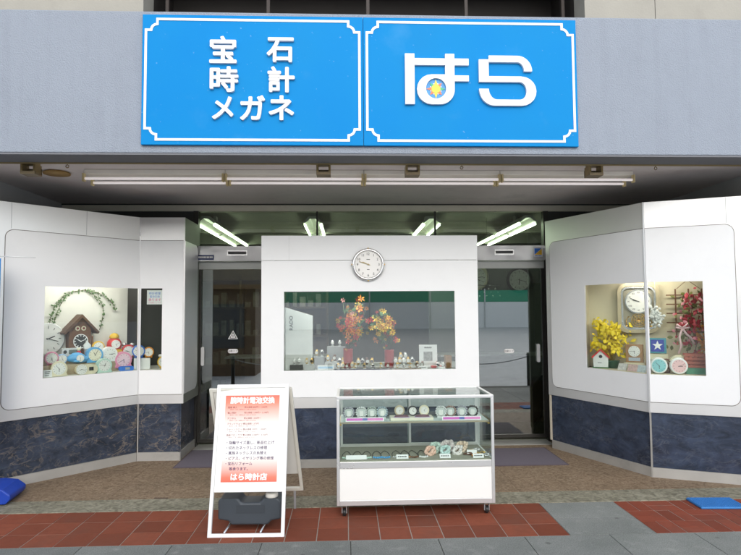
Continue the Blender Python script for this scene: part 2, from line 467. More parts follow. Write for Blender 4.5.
def slab_mat():
    m = bpy.data.materials.new('grey paving slabs'); m.use_nodes = True
    nt = m.node_tree; N = nt.nodes; L = nt.links; b = N['Principled BSDF']; b.inputs['Roughness'].default_value = .8
    at = N.new('ShaderNodeAttribute'); at.attribute_name = 'tone'
    geo = N.new('ShaderNodeNewGeometry')
    n = N.new('ShaderNodeTexNoise'); n.inputs['Scale'].default_value = 1.8; n.inputs['Detail'].default_value = 9; n.inputs['Roughness'].default_value = .68
    n2 = N.new('ShaderNodeTexNoise'); n2.inputs['Scale'].default_value = 130; n2.inputs['Detail'].default_value = 4
    n3 = N.new('ShaderNodeTexNoise'); n3.inputs['Scale'].default_value = 9; n3.inputs['Detail'].default_value = 7
    for q in (n, n2, n3): L.new(geo.outputs['Position'], q.inputs['Vector'])
    mx = N.new('ShaderNodeMix'); mx.data_type = 'RGBA'
    mx.inputs[6].default_value = (.155, .168, .155, 1); mx.inputs[7].default_value = (.235, .245, .23, 1)
    mr = N.new('ShaderNodeMapRange'); mr.inputs[1].default_value = .3; mr.inputs[2].default_value = .7
    L.new(n.outputs['Fac'], mr.inputs[0]); L.new(mr.outputs[0], mx.inputs[0])
    m2 = N.new('ShaderNodeMix'); m2.data_type = 'RGBA'; m2.blend_type = 'MULTIPLY'; m2.inputs[0].default_value = 1
    r2 = N.new('ShaderNodeMapRange'); r2.inputs[1].default_value = .25; r2.inputs[2].default_value = .75; r2.inputs[3].default_value = .55; r2.inputs[4].default_value = 1.35
    L.new(n2.outputs['Fac'], r2.inputs[0])
    ad = N.new('ShaderNodeMath'); ad.operation = 'MULTIPLY'
    r3 = N.new('ShaderNodeMapRange'); r3.inputs[3].default_value = .85; r3.inputs[4].default_value = 1.12
    L.new(at.outputs['Fac'], r3.inputs[0]); L.new(r2.outputs[0], ad.inputs[0]); L.new(r3.outputs[0], ad.inputs[1])
    L.new(mx.outputs[2], m2.inputs[6]); L.new(ad.outputs[0], m2.inputs[7])
    m3 = N.new('ShaderNodeMix'); m3.data_type = 'RGBA'; m3.inputs[7].default_value = (.33, .335, .31, 1)
    r4 = N.new('ShaderNodeMapRange'); r4.inputs[1].default_value = .58; r4.inputs[2].default_value = .78; r4.inputs[4].default_value = .6
    L.new(n3.outputs['Fac'], r4.inputs[0]); L.new(r4.outputs[0], m3.inputs[0])
    L.new(m2.outputs[2], m3.inputs[6])
    vo = N.new('ShaderNodeTexVoronoi'); vo.inputs['Scale'].default_value = 3.1
    L.new(geo.outputs['Position'], vo.inputs['Vector'])
    rv = N.new('ShaderNodeMapRange'); rv.inputs[1].default_value = .04; rv.inputs[2].default_value = .075; rv.inputs[3].default_value = .6; rv.inputs[4].default_value = 0
    L.new(vo.outputs['Distance'], rv.inputs[0])
    m4 = N.new('ShaderNodeMix'); m4.data_type = 'RGBA'; m4.inputs[7].default_value = (.06, .06, .055, 1)
    L.new(rv.outputs[0], m4.inputs[0]); L.new(m3.outputs[2], m4.inputs[6]); L.new(m4.outputs[2], b.inputs['Base Color'])
    bp = N.new('ShaderNodeBump'); bp.inputs['Strength'].default_value = .5; bp.inputs['Distance'].default_value = .005
    L.new(n2.outputs['Fac'], bp.inputs['Height']); L.new(bp.outputs[0], b.inputs['Normal'])
    return m


SLAB = slab_mat()
grout = mat('grout', (.31, .29, .255), .9, var=.2, vscale=20)
groutd = mat('dark joint sand', (.085, .085, .075), .9, var=.3, vscale=20)
struct(MB().box(-12, 12, -2.72, 3.0, -.16, -.006).build('pavement_bed', groutd))
# grey slabs: 0.62 m grid in front, and one strip running up between the two red fields
g = MB()
for i in range(-9, 10):
    for j in range(10):
        x0 = .02 + i * .62; y1 = -.556 - j * .62
        if y1 - .62 < -2.7: break
        g.box(x0 + .003, x0 + .617, y1 - .614, y1, -.03, 0, tone=random.random())
for y0, y1 in ((-.55, -.21), (-.204, .138)):
    g.box(1.602, 2.226, y0, y1, -.03, 0, tone=random.random())
struct(g.build('pavement', SLAB, tone=True))
struct(MB().box(-12, 1.597, -.552, .141, -.006, -.0014).build('grout_bed', grout))
struct(MB().box(2.231, 12, -.552, .141, -.006, -.0014).build('grout_bed', grout))
TILE = tile_mat('terracotta tile', (.215, .062, .034), (.14, .075, .055))
BRICK = tile_mat('red paving brick', (.22, .056, .032), (.14, .075, .058))
g = MB(); s = .2305
for j in range(3):
    for i in range(26):
        x1 = 1.594 - i * .2275; y0 = -.549 + j * s
        g.box(x1 - .2205, x1, y0, y0 + s - .007, -.02, .001 + random.uniform(-.001, .001), tone=random.random())
struct(g.build('red_tile_paving', TILE, tone=True))
g = MB()
for j in range(3):
    for i in range(12):
        x0 = 2.234 + i * .2305; y0 = -.549 + j * .2305
        if (i + j) % 2:
            for k in range(2): g.box(x0, x0 + .2235, y0 + k * .11525, y0 + k * .11525 + .1083, -.02, .001 + random.uniform(-.001, .001), tone=random.random())
        else:
            for k in range(2): g.box(x0 + k * .11525, x0 + k * .11525 + .1083, y0, y0 + .2235, -.02, .001 + random.uniform(-.001, .001), tone=random.random())
struct(g.build('red_brick_paving', BRICK, tone=True))
KERB = aggregate('mossy concrete', [(.125, .115, .078), (.215, .20, .145), (.32, .30, .225)], 14)
g = MB()
g.box(-12, 12, .143, .44, -.02, .004)
struct(g.build('kerb_strip', KERB, bev=.004))
FLOOR = aggregate('brown aggregate floor', [(.135, .085, .050), (.215, .150, .092), (.30, .225, .15)], 24)
g = MB()
for i in range(-9, 9):
    g.box(.33 + i * 1.2, .33 + i * 1.2 + 1.197, .443, 1.5, -.02, .006); g.box(.33 + i * 1.2, .33 + i * 1.2 + 1.197, 1.503, 2.34, -.02, .006)
struct(g.build('entrance_floor', FLOOR))

# ------------------------------------------------------------------ the shop building
shop = thing('shop_building', 'grey stucco shop front with deep soffit, glass doors and a blue signboard above', 'building', (0, .3, 0))
MB().box(-9, 9, 0, .25, 2.92, 4.11).build('fascia', STUCCO, shop, bev=.008)
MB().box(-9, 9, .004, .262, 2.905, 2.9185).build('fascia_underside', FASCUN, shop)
MB().box(-9, 9, .263, .285, 2.895, 2.93).build('soffit_edge_strip', mat('aged brass strip', (.33, .25, .12), .5, .3), shop)
MB().box(-3.44, 3.93, .286, 2.42, 2.93, 2.98).build('soffit', SOFFIT, shop)
SIDE = mat('side wall paint', (.45, .45, .46), .75, var=.08, dirt=.25)
MB().box(-3.60, -3.44, .27, 2.6, 0, 2.98).build('side_wall', SIDE, shop)
MB().box(3.92, 4.08, .27, 2.6, 0, 2.98).build('side_wall', SIDE, shop)
MB().box(-9, -3.602, .27, .45, 0, 2.904).build('pier_wall', SIDE, shop)
MB().box(4.082, 9, .27, .45, 0, 2.904).build('pier_wall', SIDE, shop)
UPP = mat('beige stone cladding', (.36, .345, .30), .8, var=.12, vscale=3, bump=.2, dirt=.3)
g = MB()
for x0, x1 in ((-9, -5.0), (-4.994, -3.4), (-3.394, -1.79)): g.box(x0, x1, .33, .6, 4.0, 5.0)
for x0, x1 in ((2.20, 2.86), (2.866, 3.95), (3.956, 9)): g.box(x0, x1, .36, .6, 4.0, 5.0)
g.parts('upper_wall', UPP, shop)
g = MB().box(-1.789, 2.199, 1.2, 1.25, 4.0, 5.0); g.box(-1.789, 2.199, .62, 1.2, 4.02, 4.05)
g.parts('upper_recess', mat('dark recess', (.022, .018, .016), .7), shop)
g = MB()
g.box(-1.788, 2.198, .58, .62, 4.205, 4.235); g.box(-1.788, 2.198, .56, .60, 4.33, 4.40)
for k in range(5): g.box(-1.7 + k * .95, -1.67 + k * .95, .66, .70, 4.055, 4.99)
g.parts('upper_railing', mat('dark brown rail', (.035, .026, .022), .6), shop)
g = MB(); g.box(-1.86, -1.79, .601, 1.25, 4.0, 5.0); g.box(2.20, 2.27, .601, 1.25, 4.0, 5.0); g.box(-1.86, 2.27, .40, 1.26, 5.01, 5.06)
g.parts('recess_cheek', MATS['dark recess'], shop)
BEAM = mat('olive beige paint', (.70, .66, .54), .6, var=.1, dirt=.2)
g = MB().box(-3.44, 3.92, 2.36, 2.47, 2.84, 2.928)
g.build('head_beam', BEAM, shop, bev=.004)
MB().box(-3.44, 3.92, 2.345, 2.358, 2.915, 2.9285).build('beam_trim', DARKMET, shop)
# transom above the doors
g = MB()
for x in (-.36, 1.10): g.box(x - .011, x + .011, 2.365, 2.40, 2.41, 2.84)
for x0, x1 in ((-1.86, -1.80), (2.455, 2.515)): g.box(x0, x1, 2.34, 2.43, 0, 2.84)
g.parts('door_jamb', DARKMET, shop)
GLASST = glass('transom glass', (.86, .90, .87), .05)
g = MB()
for x0, x1 in ((-1.80, -.371), (-.349, 1.089), (1.111, 2.455)): g.box(x0, x1, 2.378, 2.386, 2.41, 2.84)
g.parts('transom_glass', GLASST, shop)
g = MB().box(-3.44, -1.862, 2.37, 2.43, 0, 2.84); g.box(2.517, 3.92, 2.37, 2.43, 0, 2.84)
g.parts('door_side_panel', mat('dark panel', (.035, .037, .033), .5), shop)
# sliding doors
for k, (x0, x1) in enumerate(((-1.80, -.86), (1.36, 2.455))):
    d = MB().box(x0, x1, 2.378, 2.388, .09, 2.125).build('sliding_door', GLASSD, shop)
    d['label'] = ('tinted left glass door with a triangular sticker', 'tinted right glass door mirroring the street')[k]
    g = MB()
    g.box(x0, x0 + .035, 2.365, 2.40, .05, 2.128); g.box(x1 - .035, x1, 2.365, 2.40, .05, 2.128)
    g.box(x0 + .035, x1 - .035, 2.367, 2.399, .05, .09); g.parts('door_frame', DARKMET, d)
    MB().box(x0, x1, 2.362, 2.40, 2.128, 2.218).build('door_head', mat('pale grey door head', (.45, .47, .45), .35), d)
    hx = -1.74 if k == 0 else 2.362
    MB().prism(rrect(hx - .02, hx + .02, .965, 1.19, .018), 2.355, 2.375).build('handle', LGREY, d)
    px = -1.38 if k == 0 else 2.0
    pz = 1.136 if k == 0 else 1.104
    g = MB(); g.prism(rrect(px - .062, px + .062, pz - .026, pz + .026, .0255), 2.374, 2.377); st = g.build('sticker', PAPER, d)
    g = MB(); g.text('自動ドア', px, pz, 2.3725, size=.03); g.build('lettering', INKBLK, d)
    if k == 0:
        MB().prism([(px - .06, 1.28), (px + .06, 1.28), (px, 1.385)], 2.374, 2.377).build('warning_sticker', PAPER, d)
        g = MB(); g.stroke([(px - .038, 1.292), (px + .038, 1.292), (px, 1.362)], .008, 2.371, 2.373, True); g.box(px - .004, px + .004, 2.371, 2.373, 1.305, 1.33); g.build('warning_mark', INKBLK, d)
    # chrome header with the sensor
    wav = mat('polished steel', (.80, .80, .81), .16, .55, bump=.12, bscale=5)
    hd = MB().prism(rrect(x0, x1, 2.222, 2.405, .02), 2.30, 2.376).build('door_header', wav, shop, bev=.01)
    sx = -1.32 if k == 0 else 1.94
    MB().prism(rect(sx - .12, sx + .12, 2.286, 2.355), 2.288, 2.30).build('sensor_frame', SILVER, hd)
    MB().prism(rect(sx - .108, sx + .108, 2.305, 2.338), 2.284, 2.2875).build('sensor', BLACK, hd)
    if k == 0:
        MB().prism(rect(-1.795, -1.60, 2.238, 2.298), 2.294, 2.2995).build('sticker', mat('navy sticker', (.02, .035, .12), .4), hd)
        g = MB()
        for q in range(9): g.box(-1.782 + q * .0195, -1.770 + q * .0195 + .003 * (q % 2), 2.2915, 2.2935, 2.258, 2.280)
        g.build('lettering', WHITEINK, hd)
    else:
        MB().prism(rect(2.31, 2.42, 2.265, 2.375), 2.294, 2.2995).build('sticker', PAPER, hd)
        MB().prism([(2.318, 2.29), (2.41, 2.368), (2.318, 2.368)], 2.291, 2.2935).build('emblem_blue', DBLUE, hd)
        MB().prism([(2.318, 2.288), (2.41, 2.288), (2.41, 2.364)], 2.291, 2.2935).build('emblem_yellow', YEL, hd)
        g = MB()
        for q in range(5): g.box(2.322 + q * .017, 2.334 + q * .017, 2.2915, 2.2935, 2.270, 2.281)
        g.build('lettering', DBLUE, hd)
g = MB().box(-1.80, -.89, 2.16, 2.44, -.02, .012); g.box(1.37, 2.455, 2.16, 2.44, -.02, .012)
g.parts('threshold', mat('worn steel sill', (.34, .34, .32), .5, .3, bump=.2), shop)
# interior shell
INW = mat('interior wall', (.22, .225, .19), .7, var=.1); INC = mat('interior ceiling', (.34, .34, .28), .8, var=.12)
g = MB(); g.box(-5, 5.2, 8.0, 8.1, 0, 3); g.box(-5.1, -5, 2.45, 8.1, 0, 3); g.box(5.2, 5.3, 2.45, 8.1, 0, 3); g.parts('interior_wall', INW, shop)
MB().box(-5, 5.2, 2.44, 8.0, 2.9, 2.93).build('interior_ceiling', INC, shop)
g = MB()
for y in (3.6, 5.0, 6.4): g.box(-5, 5.2, y, y + .14, 2.74, 2.90)
g.parts('ceiling_beam', INC, shop)
MB().box(-5, 5.2, 2.441, 8.0, -.02, .02).build('interior_floor', mat('dark shop floor', (.06, .055, .048), .35, var=.2), shop)

# fluorescent battens hanging from the soffit - four in a row
BATT = mat('aged cream batten', (.80, .76, .68), .5, var=.08); TUBE = mat('dim tube', (.88, .83, .83), .3, var=0, emit=((1.0, .92, .90), .19))
for k in range(4):
    x0 = -2.40 + k * 1.283; x1 = x0 + 1.281
    t = thing('fluorescent_light', f'{ORD[k]} slim twin tube batten from the left, under the shop soffit', 'ceiling light', (x0 + .64, .67, 2.93), 0, 'tube lights in a row under the soffit')
    MB().box(x0, x1, .60, .74, 2.885, 2.929).build('housing', BATT, t, bev=.006)
    for y in (.58, .76):
        MB().tube([(x0 + .02, y, 2.838), (x1 - .02, y, 2.838)], .0125, 12).build('tube', TUBE, t)
        g = MB(); g.box(x0 + .002, x0 + .022, y - .022, y + .022, 2.81, 2.885); g.box(x1 - .022, x1 - .002, y - .022, y + .022, 2.81, 2.885); g.parts('lamp_holder', mat('yellowed holder', (.62, .50, .26), .5), t, bev=.004)
# lit strip lights inside
LIT = mat('lit tube', (.9, .95, .85), .4, var=0, emit=((.86, 1.0, .72), 6.0))
for k, (x, y0, tx, where) in enumerate(((-1.78, 2.62, .0, 'above the left door'), (-.43, 2.62, 0, 'left of the middle, above the centre display'), (1.10, 2.62, 0, 'right of the middle, above the centre display'), (2.33, 2.55, 0, 'above the right door'))):
    t = thing('strip_light', f'lit twin fluorescent fixture inside the shop {where}', 'ceiling light', (x, y0 + 1.2, 2.86), 0, 'lit fluorescent fixtures inside the shop')
    for q in range(2):
        ya = y0 + q * 1.3; yb = ya + 1.25
        g = MB(); g.prism([(x - .125, 2.735), (x - .10, 2.735), (x - .03, 2.79), (x + .03, 2.79), (x + .10, 2.735), (x + .125, 2.735), (x + .05, 2.82), (x - .05, 2.82)], ya, yb); g.box(x - .02, x + .02, ya + .5, ya + .6, 2.80, 2.90); g.build('housing', mat('grey reflector', (.42, .43, .38), .4, .3), t)
        for dx in (-.10, .10): MB().tube([(x + dx, ya + .03, 2.712), (x + dx, yb - .03, 2.712)], .0135, 10).build('tube', LIT, t)
# small fittings on the soffit
for k, x in enumerate((-2.74, -.20, .59, 2.24)):
    t = thing('soffit_bracket', ['small open metal box under the soffit, leftmost of four', 'small open metal box under the soffit, second from left', 'small open metal box under the soffit, third from left', 'small open metal box under the soffit, rightmost of four'][k], 'bracket', (x, .33, 2.93), 0, 'small metal boxes along the front of the soffit')
    g = MB(); g.box(x - .055, x + .055, .31, .40, 2.905, 2.929); g.box(x - .062, x - .045, .30, .41, 2.83, 2.905); g.box(x + .045, x + .062, .30, .41, 2.83, 2.905); g.build('hanger', mat('old brass', (.30, .22, .10), .45, .5), t)
    g = MB(); g.box(x - .062, x + .062, .296, .42, 2.815, 2.829); g.box(x - .062, x + .062, .296, .31, 2.829, 2.84); g.box(x - .062, x + .062, .40, .42, 2.83, 2.88); g.build('tray', mat('tarnished metal', (.22, .17, .10), .5, .4), t)
tag(MB(T(-2.70, .72, 2.93)).lathe([(.115, -.022), (.118, -.012), (.10, 0)], n=32).build('ceiling_cover', mat('tan cover plate', (.36, .22, .07), .6), org=(-2.70, .72, 2.92)), 'round tan cover plate on the left of the soffit', 'cover plate')
for k, x in enumerate((-2.42, 1.03, 2.80)):
    g = MB(); g.tube([(x, .33, 2.932), (x, .33, 2.90)], .004, 6); g.tube([(x + .013 * cos(a * pi / 5), .33, 2.887 + .013 * sin(a * pi / 5)) for a in range(10)], .004, 6, True)
    tag(g.build('eye_bolt', MATS['old brass'], org=(x, .33, 2.93)), ['brass eye bolt in the soffit beside the tan cover plate', 'brass eye bolt in the soffit between the two right metal boxes', 'brass eye bolt in the soffit near its right end'][k], 'eye bolt', 'eye bolts in the soffit')

# ------------------------------------------------------------------ the two sign panels
SIGNB = mat('blue sign sheet', (.001, .232, .57), .55, var=.13, vscale=1.1, spec=.12)
def weather(m):
    nt = m.node_tree; N = nt.nodes; L = nt.links; b = N['Principled BSDF']
    geo = N.new('ShaderNodeNewGeometry')
    old = b.inputs['Base Color'].links[0].from_socket
    for sc, lo, hi, amt, c in ((3.2, .60, .9, .16, (.25, .50, .72)), (34, .68, .76, .45, (.45, .62, .75)), (1.1, .45, .75, .35, (.001, .15, .50))):
        n = N.new('ShaderNodeTexNoise'); n.inputs['Scale'].default_value = sc; n.inputs['Detail'].default_value = 6
        L.new(geo.outputs['Position'], n.inputs['Vector'])
        r = N.new('ShaderNodeMapRange'); r.inputs[1].default_value = lo; r.inputs[2].default_value = hi; r.inputs[4].default_value = amt
        L.new(n.outputs['Fac'], r.inputs[0])
        x = N.new('ShaderNodeMix'); x.data_type = 'RGBA'; x.inputs[7].default_value = (*c, 1)
        L.new(r.outputs[0], x.inputs[0]); L.new(old, x.inputs[6]); old = x.outputs[2]
    L.new(old, b.inputs['Base Color'])


weather(SIGNB)
SIGNW = mat('white sign letters', (.80, .80, .80), .4, var=.01)


def sign_panel(x0, x1, label):
    t = thing('shop_sign', label, 'sign', ((x0 + x1) / 2, 0, 2.98), 0, 'blue sign panels on the fascia')
    MB().box(x0, x1, -.03, -.0005, 2.98, 4.068).build('panel', SIGNB, t, bev=.003)
    a, b, c, d = x0 + .03, x1 - .03, 3.022, 4.028
    n, e = .092, .042
    def cor(cx, cz, sx, sz):
        arc = [(cx + sx * (e + (n - e) * (1 - sin(q * pi / 8))), cz + sz * (e + (n - e) * (1 - cos(q * pi / 8)))) for q in range(0, 5)]
        return [(cx + sx * n, cz)] + arc + [(cx, cz + sz * n)]
    bl = cor(a, c, 1, 1)[::-1]; br = cor(b, c, -1, 1); tr = cor(b, d, -1, -1)[::-1]; tl = cor(a, d, 1, -1)
    g = MB(); g.stroke(bl + br + tr + tl, .02, -.034, -.0305, True); g.build('border', SIGNW, t)
    return t


s1 = sign_panel(-1.668, .144, 'left blue sign panel reading 宝石 時計 メガネ in white raised letters')
s2 = sign_panel(.147, 1.950, 'right blue sign panel with two large white characters and a small sun emblem')
for ch, x0, x1, z0, z1 in (('宝', -1.117, -.895, 3.655, 3.882), ('石', -.650, -.428, 3.668, 3.876), ('時', -1.112, -.880, 3.414, 3.628), ('計', -.642, -.420, 3.414, 3.632),
                           ('メ', -1.092, -.918, 3.186, 3.376), ('ガ', -.865, -.662, 3.180, 3.388), ('ネ', -.632, -.425, 3.182, 3.388)):
    g = MB(); g.text(ch, (x0 + x1) / 2, (z0 + z1) / 2, -.031, fit=(x1 - x0, z1 - z0), bold=.027, depth=.024)
    g.build('letter', SIGNW, s1)


def lx(zx): return .492 + (zx - 62) * .00192
def lz(zy): return 3.752 - (zy - 73) * .00197
def arc(cx, cy, rx, ry, a0, a1, n=10): return [(lx(cx + rx * cos(R(a0 + (a1 - a0) * i / n))), lz(cy + ry * sin(R(a0 + (a1 - a0) * i / n)))) for i in range(n + 1)]
def P(*p): return [(lx(a), lz(b)) for a, b in p]


YA, YB = -.056, -.031
g = MB(); g.prism(P((62, 73), (103, 73), (103, 290), (62, 290)), YA, YB)
g.prism(P((103.5, 92), (236.5, 92), (236.5, 121), (103.5, 121)), YA + .004, YB); g.prism(P((277.5, 92), (340, 92), (340, 121), (277.5, 121)), YA + .004, YB)
g.prism(P((277.5, 165), (340, 165), (340, 190), (277.5, 190)), YA + .004, YB)
out = P((237, 73), (277, 73)) + arc(213, 226, 64, 64, 0, 90) + arc(177, 226, 64, 64, 90, 270) + P((237, 162))
hole = arc(196, 222, 44, 44, 0, 351, 30)
g.prism([out, hole], YA, YB)
g.build('letter', SIGNW, s2)
g = MB()
g.prism(P((428, 78), (553, 78)) + arc(553, 145, 65, 67, -90, 0) + arc(553, 145, 30, 39, 0, -90) + P((428, 106)), YA, YB)
g.prism(P((384, 95), (427, 95), (427, 167), (384, 167)), YA, YB)
g.prism(P((384, 167.5), (570, 167.5)) + arc(570, 231, 65, 63, -90, 90) + arc(450, 222, 66, 72, 90, 180) + P((426, 222)) + arc(462, 222, 36, 46, 180, 90) + arc(562, 230, 30, 38, 90, -90) + P((384, 192)), YA, YB)
g.build('letter', SIGNW, s2)
em = MB(); em.prism(hole, -.038, -.031); em = em.build('emblem', mat('emblem blue', (.02, .26, .62), .4), s2)
ex, ez, er = lx(196), lz(222), .083
for kk, (nm, cc) in enumerate((('ray_yellow', (.85, .62, .04)), ('ray_orange', (.80, .17, .06)), ('ray_green', (.03, .42, .20)))):
    g = MB()
    for i in range(8):
        a = i * pi / 4 + pi / 2
        if (kk == 0 and i in (0, 4)) or (kk == 1 and i in (2, 3, 5, 7)) or (kk == 2 and i in (1, 6)):
            ro = er * .97 if i % 2 == 0 else er * .86
            g.prism([(ex + er * .48 * cos(a - .36), ez + er * .48 * sin(a - .36)), (ex + ro * cos(a), ez + ro * sin(a)), (ex + er * .48 * cos(a + .36), ez + er * .48 * sin(a + .36))], -.042, -.0385)
    g.build(nm, mat(nm, cc, .4), em)
MB().disc(ex, ez, er * .45, -.0435, -.0385).build('sun', mat('sun yellow', (.85, .62, .04), .4), em)
g = MB()
for i in range(8):
    a = i * pi / 4 + pi / 8; g.disc(ex + er * .56 * cos(a), ez + er * .56 * sin(a), er * .06, -.042, -.0385, 10)
g.build('dots', SIGNW, em)

# ------------------------------------------------------------------ display cabinets
ZB, ZT, ZP0, ZP1, ZW0, ZW1 = .62, 2.66, .722, 2.40, .985, 1.875


def cab_face(t, M, x0, x1, p0, p1, w, corners, marb, bx0=None, bx1=None, seams=(), glassm=GLASSW):
    g = MB(M)
    hole = rect(w[0] - .004, w[1] + .004, ZW0 - .004, ZW1 + .004)[::-1] if w else None
    outer = rect(x0, x1, ZB, ZT)
    g.prism([outer, hole] if w else outer, 0, .018); g.build('metal_casing', ALU, t)
    g = MB(M); gl_ = rrect(p0 - .006 * corners[0], p1 + .006 * corners[1], ZP0 - .006, ZP1 + .006, .080, 8, corners)
    g.prism([gl_, rrect(p0 + .01, p1 - .01, ZP0 + .01, ZP1 - .01, .07, 8, corners)[::-1]], -.0018, -.0004); g.build('gasket', mat('brown gasket', (.16, .14, .12), .7), t)
    g = MB(M); pl = rrect(p0, p1, ZP0, ZP1, .075, 8, corners)
    g.prism([pl, rect(w[0], w[1], ZW0, ZW1)[::-1]] if w else pl, -.005, -.0005); g.build('front_panel', WHITE, t)
    if w:
        MB(M).box(w[0], w[1], .006, .012, ZW0, ZW1).build('window_glass', glassm, t)
    if seams:
        g = MB(M)
        for sx in seams: g.box(sx - .002, sx + .002, -.001, -.0003, ZP1 + .012, ZT - .004)
        g.parts('seam', GREY, t)
    bx0 = x0 if bx0 is None else bx0; bx1 = x1 if bx1 is None else bx1
    MB(M).box(bx0, bx1, .016, .035, .10, ZB - .001).build('stone_base', marb, t)
    MB(M).box(bx0, bx1, .008, .032, .006, .0985).build('base_trim', STEEL, t)


# left
AL = (-2.271, 1.712)
ML = T(*AL) @ RZ(46.2); MS = T(*AL)
cl = thing('display_cabinet', 'angled white display cabinet on the left with clocks in its window', 'display cabinet', (-2.6, 1.6, 0), 0, 'angled display cabinets beside the doors')
cab_face(cl, ML, -1.72, -.004, -1.31, -.004, (-.962, -.016), (1, 0, 0, 1), MARB_L, seams=(-1.265, -.577))
cab_face(cl, MS, .004, .485, .004, .472, (.018, .247), (0, 0, 0, 0), MARB_L, bx1=.46)
MB(MS @ T(0, -.004, 0)).box(-.005, .005, -.004, .006, ZB, ZT).build('corner_strip', ALUB, cl)
MB(MS @ T(0, .008, 0)).box(-.006, .006, -.004, .016, .006, ZB - .002).build('base_corner', STEEL, cl)
MSD = T(-1.786, 1.712) @ RZ(90)
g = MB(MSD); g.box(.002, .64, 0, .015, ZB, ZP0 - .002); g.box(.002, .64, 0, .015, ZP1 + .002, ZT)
g.box(.002, .10, .003, .015, ZP0 - .002, ZP1 + .002); g.box(.56, .64, .003, .015, ZP0 - .002, ZP1 + .002); g.parts('side_casing', mat('shaded casing', (.20, .21, .18), .5, .4), cl)  # casing metal darkened here, the side's shade put into its colour
MB(MSD).prism(rrect(.004, .55, ZP0, ZP1, .10, 8, (0, 1, 1, 0)), -.006, -.0005).build('side_panel', ALU, cl)
g = MB(MSD); g.box(.002, .62, .042, .05, .10, ZB - .001); g.build('side_base', MARB_L, cl)
MB(MSD).box(.0, .62, .030, .041, .006, .0985).build('base_trim', STEEL, cl)
BACK = mat('display backdrop', (.70, .69, .64), .8, var=.03)
MB(ML).box(-1.55, .09, .46, .48, ZW0, 2.0).build('backdrop', BACK, cl)
g = MB(); g.plan([(-3.35, .66), (-2.275, 1.735), (-1.81, 1.735), (-1.81, 2.3), (-2.3, 2.3), (-3.43, 1.25), (-3.43, .7)], .955, .985 - .002); g.plan([(-3.35, .66), (-2.275, 1.735), (-1.81, 1.735), (-1.81, 2.3), (-2.3, 2.3), (-3.43, 1.25), (-3.43, .7)], 1.96, 1.98)
g.parts('deck', BACK, cl)
g = MB(ML); g.box(-1.2, -.02, .155, .285, .984, 1.085); g.box(-1.2, -.02, .286, .455, .984, 1.165); g.parts('riser', mat('riser cloth', (.45, .36, .24), .8), cl)
g = MB(); g.box(-2.2, -1.83, 2.28, 2.30, .99, 1.95); g.build('shade_panel', mat('cabinet shadow panel', (.05, .055, .05), .5), cl)  # dark sheet standing in for the unlit shop behind the opening
# right
AR = (2.911, .782)
MI = T(*AR) @ RZ(-66.2); MO = T(*AR) @ RZ(-23.7)
crt = thing('display_cabinet', 'angled white display cabinet on the right with yellow flowers in its window', 'display cabinet', (3.1, 1.2, 0), 0, 'angled display cabinets beside the doors')
cab_face(crt, MI, -1.36, -.006, -1.288, -.006, (-.768, -.018), (1, 0, 0, 1), MARB_R, bx0=-1.33)
cab_face(crt, MO, .006, 1.02, .006, .755, (.018, .486), (0, 1, 1, 0), MARB_R, seams=(.70,))
MB(T(*AR) @ RZ(-45)).box(-.006, .006, -.012, .004, ZB, ZT).build('corner_strip', ALUB, crt)
MB(T(*AR) @ RZ(-45)).box(-.007, .007, .006, .03, .006, ZB - .002).build('base_corner', STEEL, crt)
MB(MI).box(-1.352, -1.333, .0, .03, .10, ZB - .001).build('base_edge', mat('pale edge strip', (.55, .50, .40), .5), crt)
CREAMW = mat('cream backdrop', (.66, .59, .42), .8, var=.04)
P1 = (2.70, 1.62); MBK = T(*P1) @ RZ(-30.6)
MB(MBK).box(-.02, 1.3, .0, .02, ZW0, 1.98).build('backdrop', CREAMW, crt)
MB(T(2.615, 1.515) @ RZ(52)).box(0, .13, -.0, .015, ZW0, 1.98).build('backdrop_side', CREAMW, crt)
pg = [(2.63, 1.51), (2.925, .835), (2.95, .80), (3.86, .40), (3.86, .92), (2.72, 1.60)]
g = MB(); g.plan(pg, .955, .983); g.plan(pg, 1.96, 1.98); g.parts('deck', CREAMW, crt)
# centre
cc = thing('display_cabinet', 'square white display box between the doors with a clock on its top band', 'display cabinet', (.245, 1.8, 0))
CX0, CX1, CY = -.888, 1.383, 1.32
MC = T(0, CY)
g = MB(MC); g.prism(rect(CX0, CX1, 2.147, 2.405), -.006, .02); g.build('top_band', WHITE, cc, bev=.003)
g = MB(MC); g.box(-.602, -.599, -.0072, -.0066, 2.15, 2.40); g.build('seam', LGREY, cc)
g = MB(MC); g.prism([rect(CX0, CX1, .724, 2.143), rect(-.652, 1.135, 1.0, 1.818)[::-1]], 0, .02); g.build('front_panel', WHITE, cc, bev=.002)
MB(MC).box(CX0, CX1, .001, .02, .615, .722).build('metal_casing', ALU, cc)
MB(MC).box(-.652, 1.135, .008, .014, 1.0, 1.818).build('window_glass', GLASSB, cc)
MB(MC).box(CX0 + .03, CX1 - .03, .012, .03, .095, .614).build('stone_base', MARB_R, cc)
MB(MC).box(CX0 + .03, CX1 - .03, .004, .026, .006, .0935).build('base_trim', STEEL, cc)
g = MB(); g.box(CX0, CX0 + .012, CY + .021, 2.29, .006, 2.40); g.box(CX1 - .012, CX1, CY + .021, 2.29, .006, 2.40); g.parts('side_panel', WHITE, cc)
g = MB(); g.box(CX0 + .014, CX1 - .014, CY + .022, 2.28, .95, .995); g.box(CX0 + .014, CX1 - .014, CY + .022, 2.28, 2.10, 2.12); g.parts('deck', mat('grey deck', (.42, .43, .42), .5), cc)

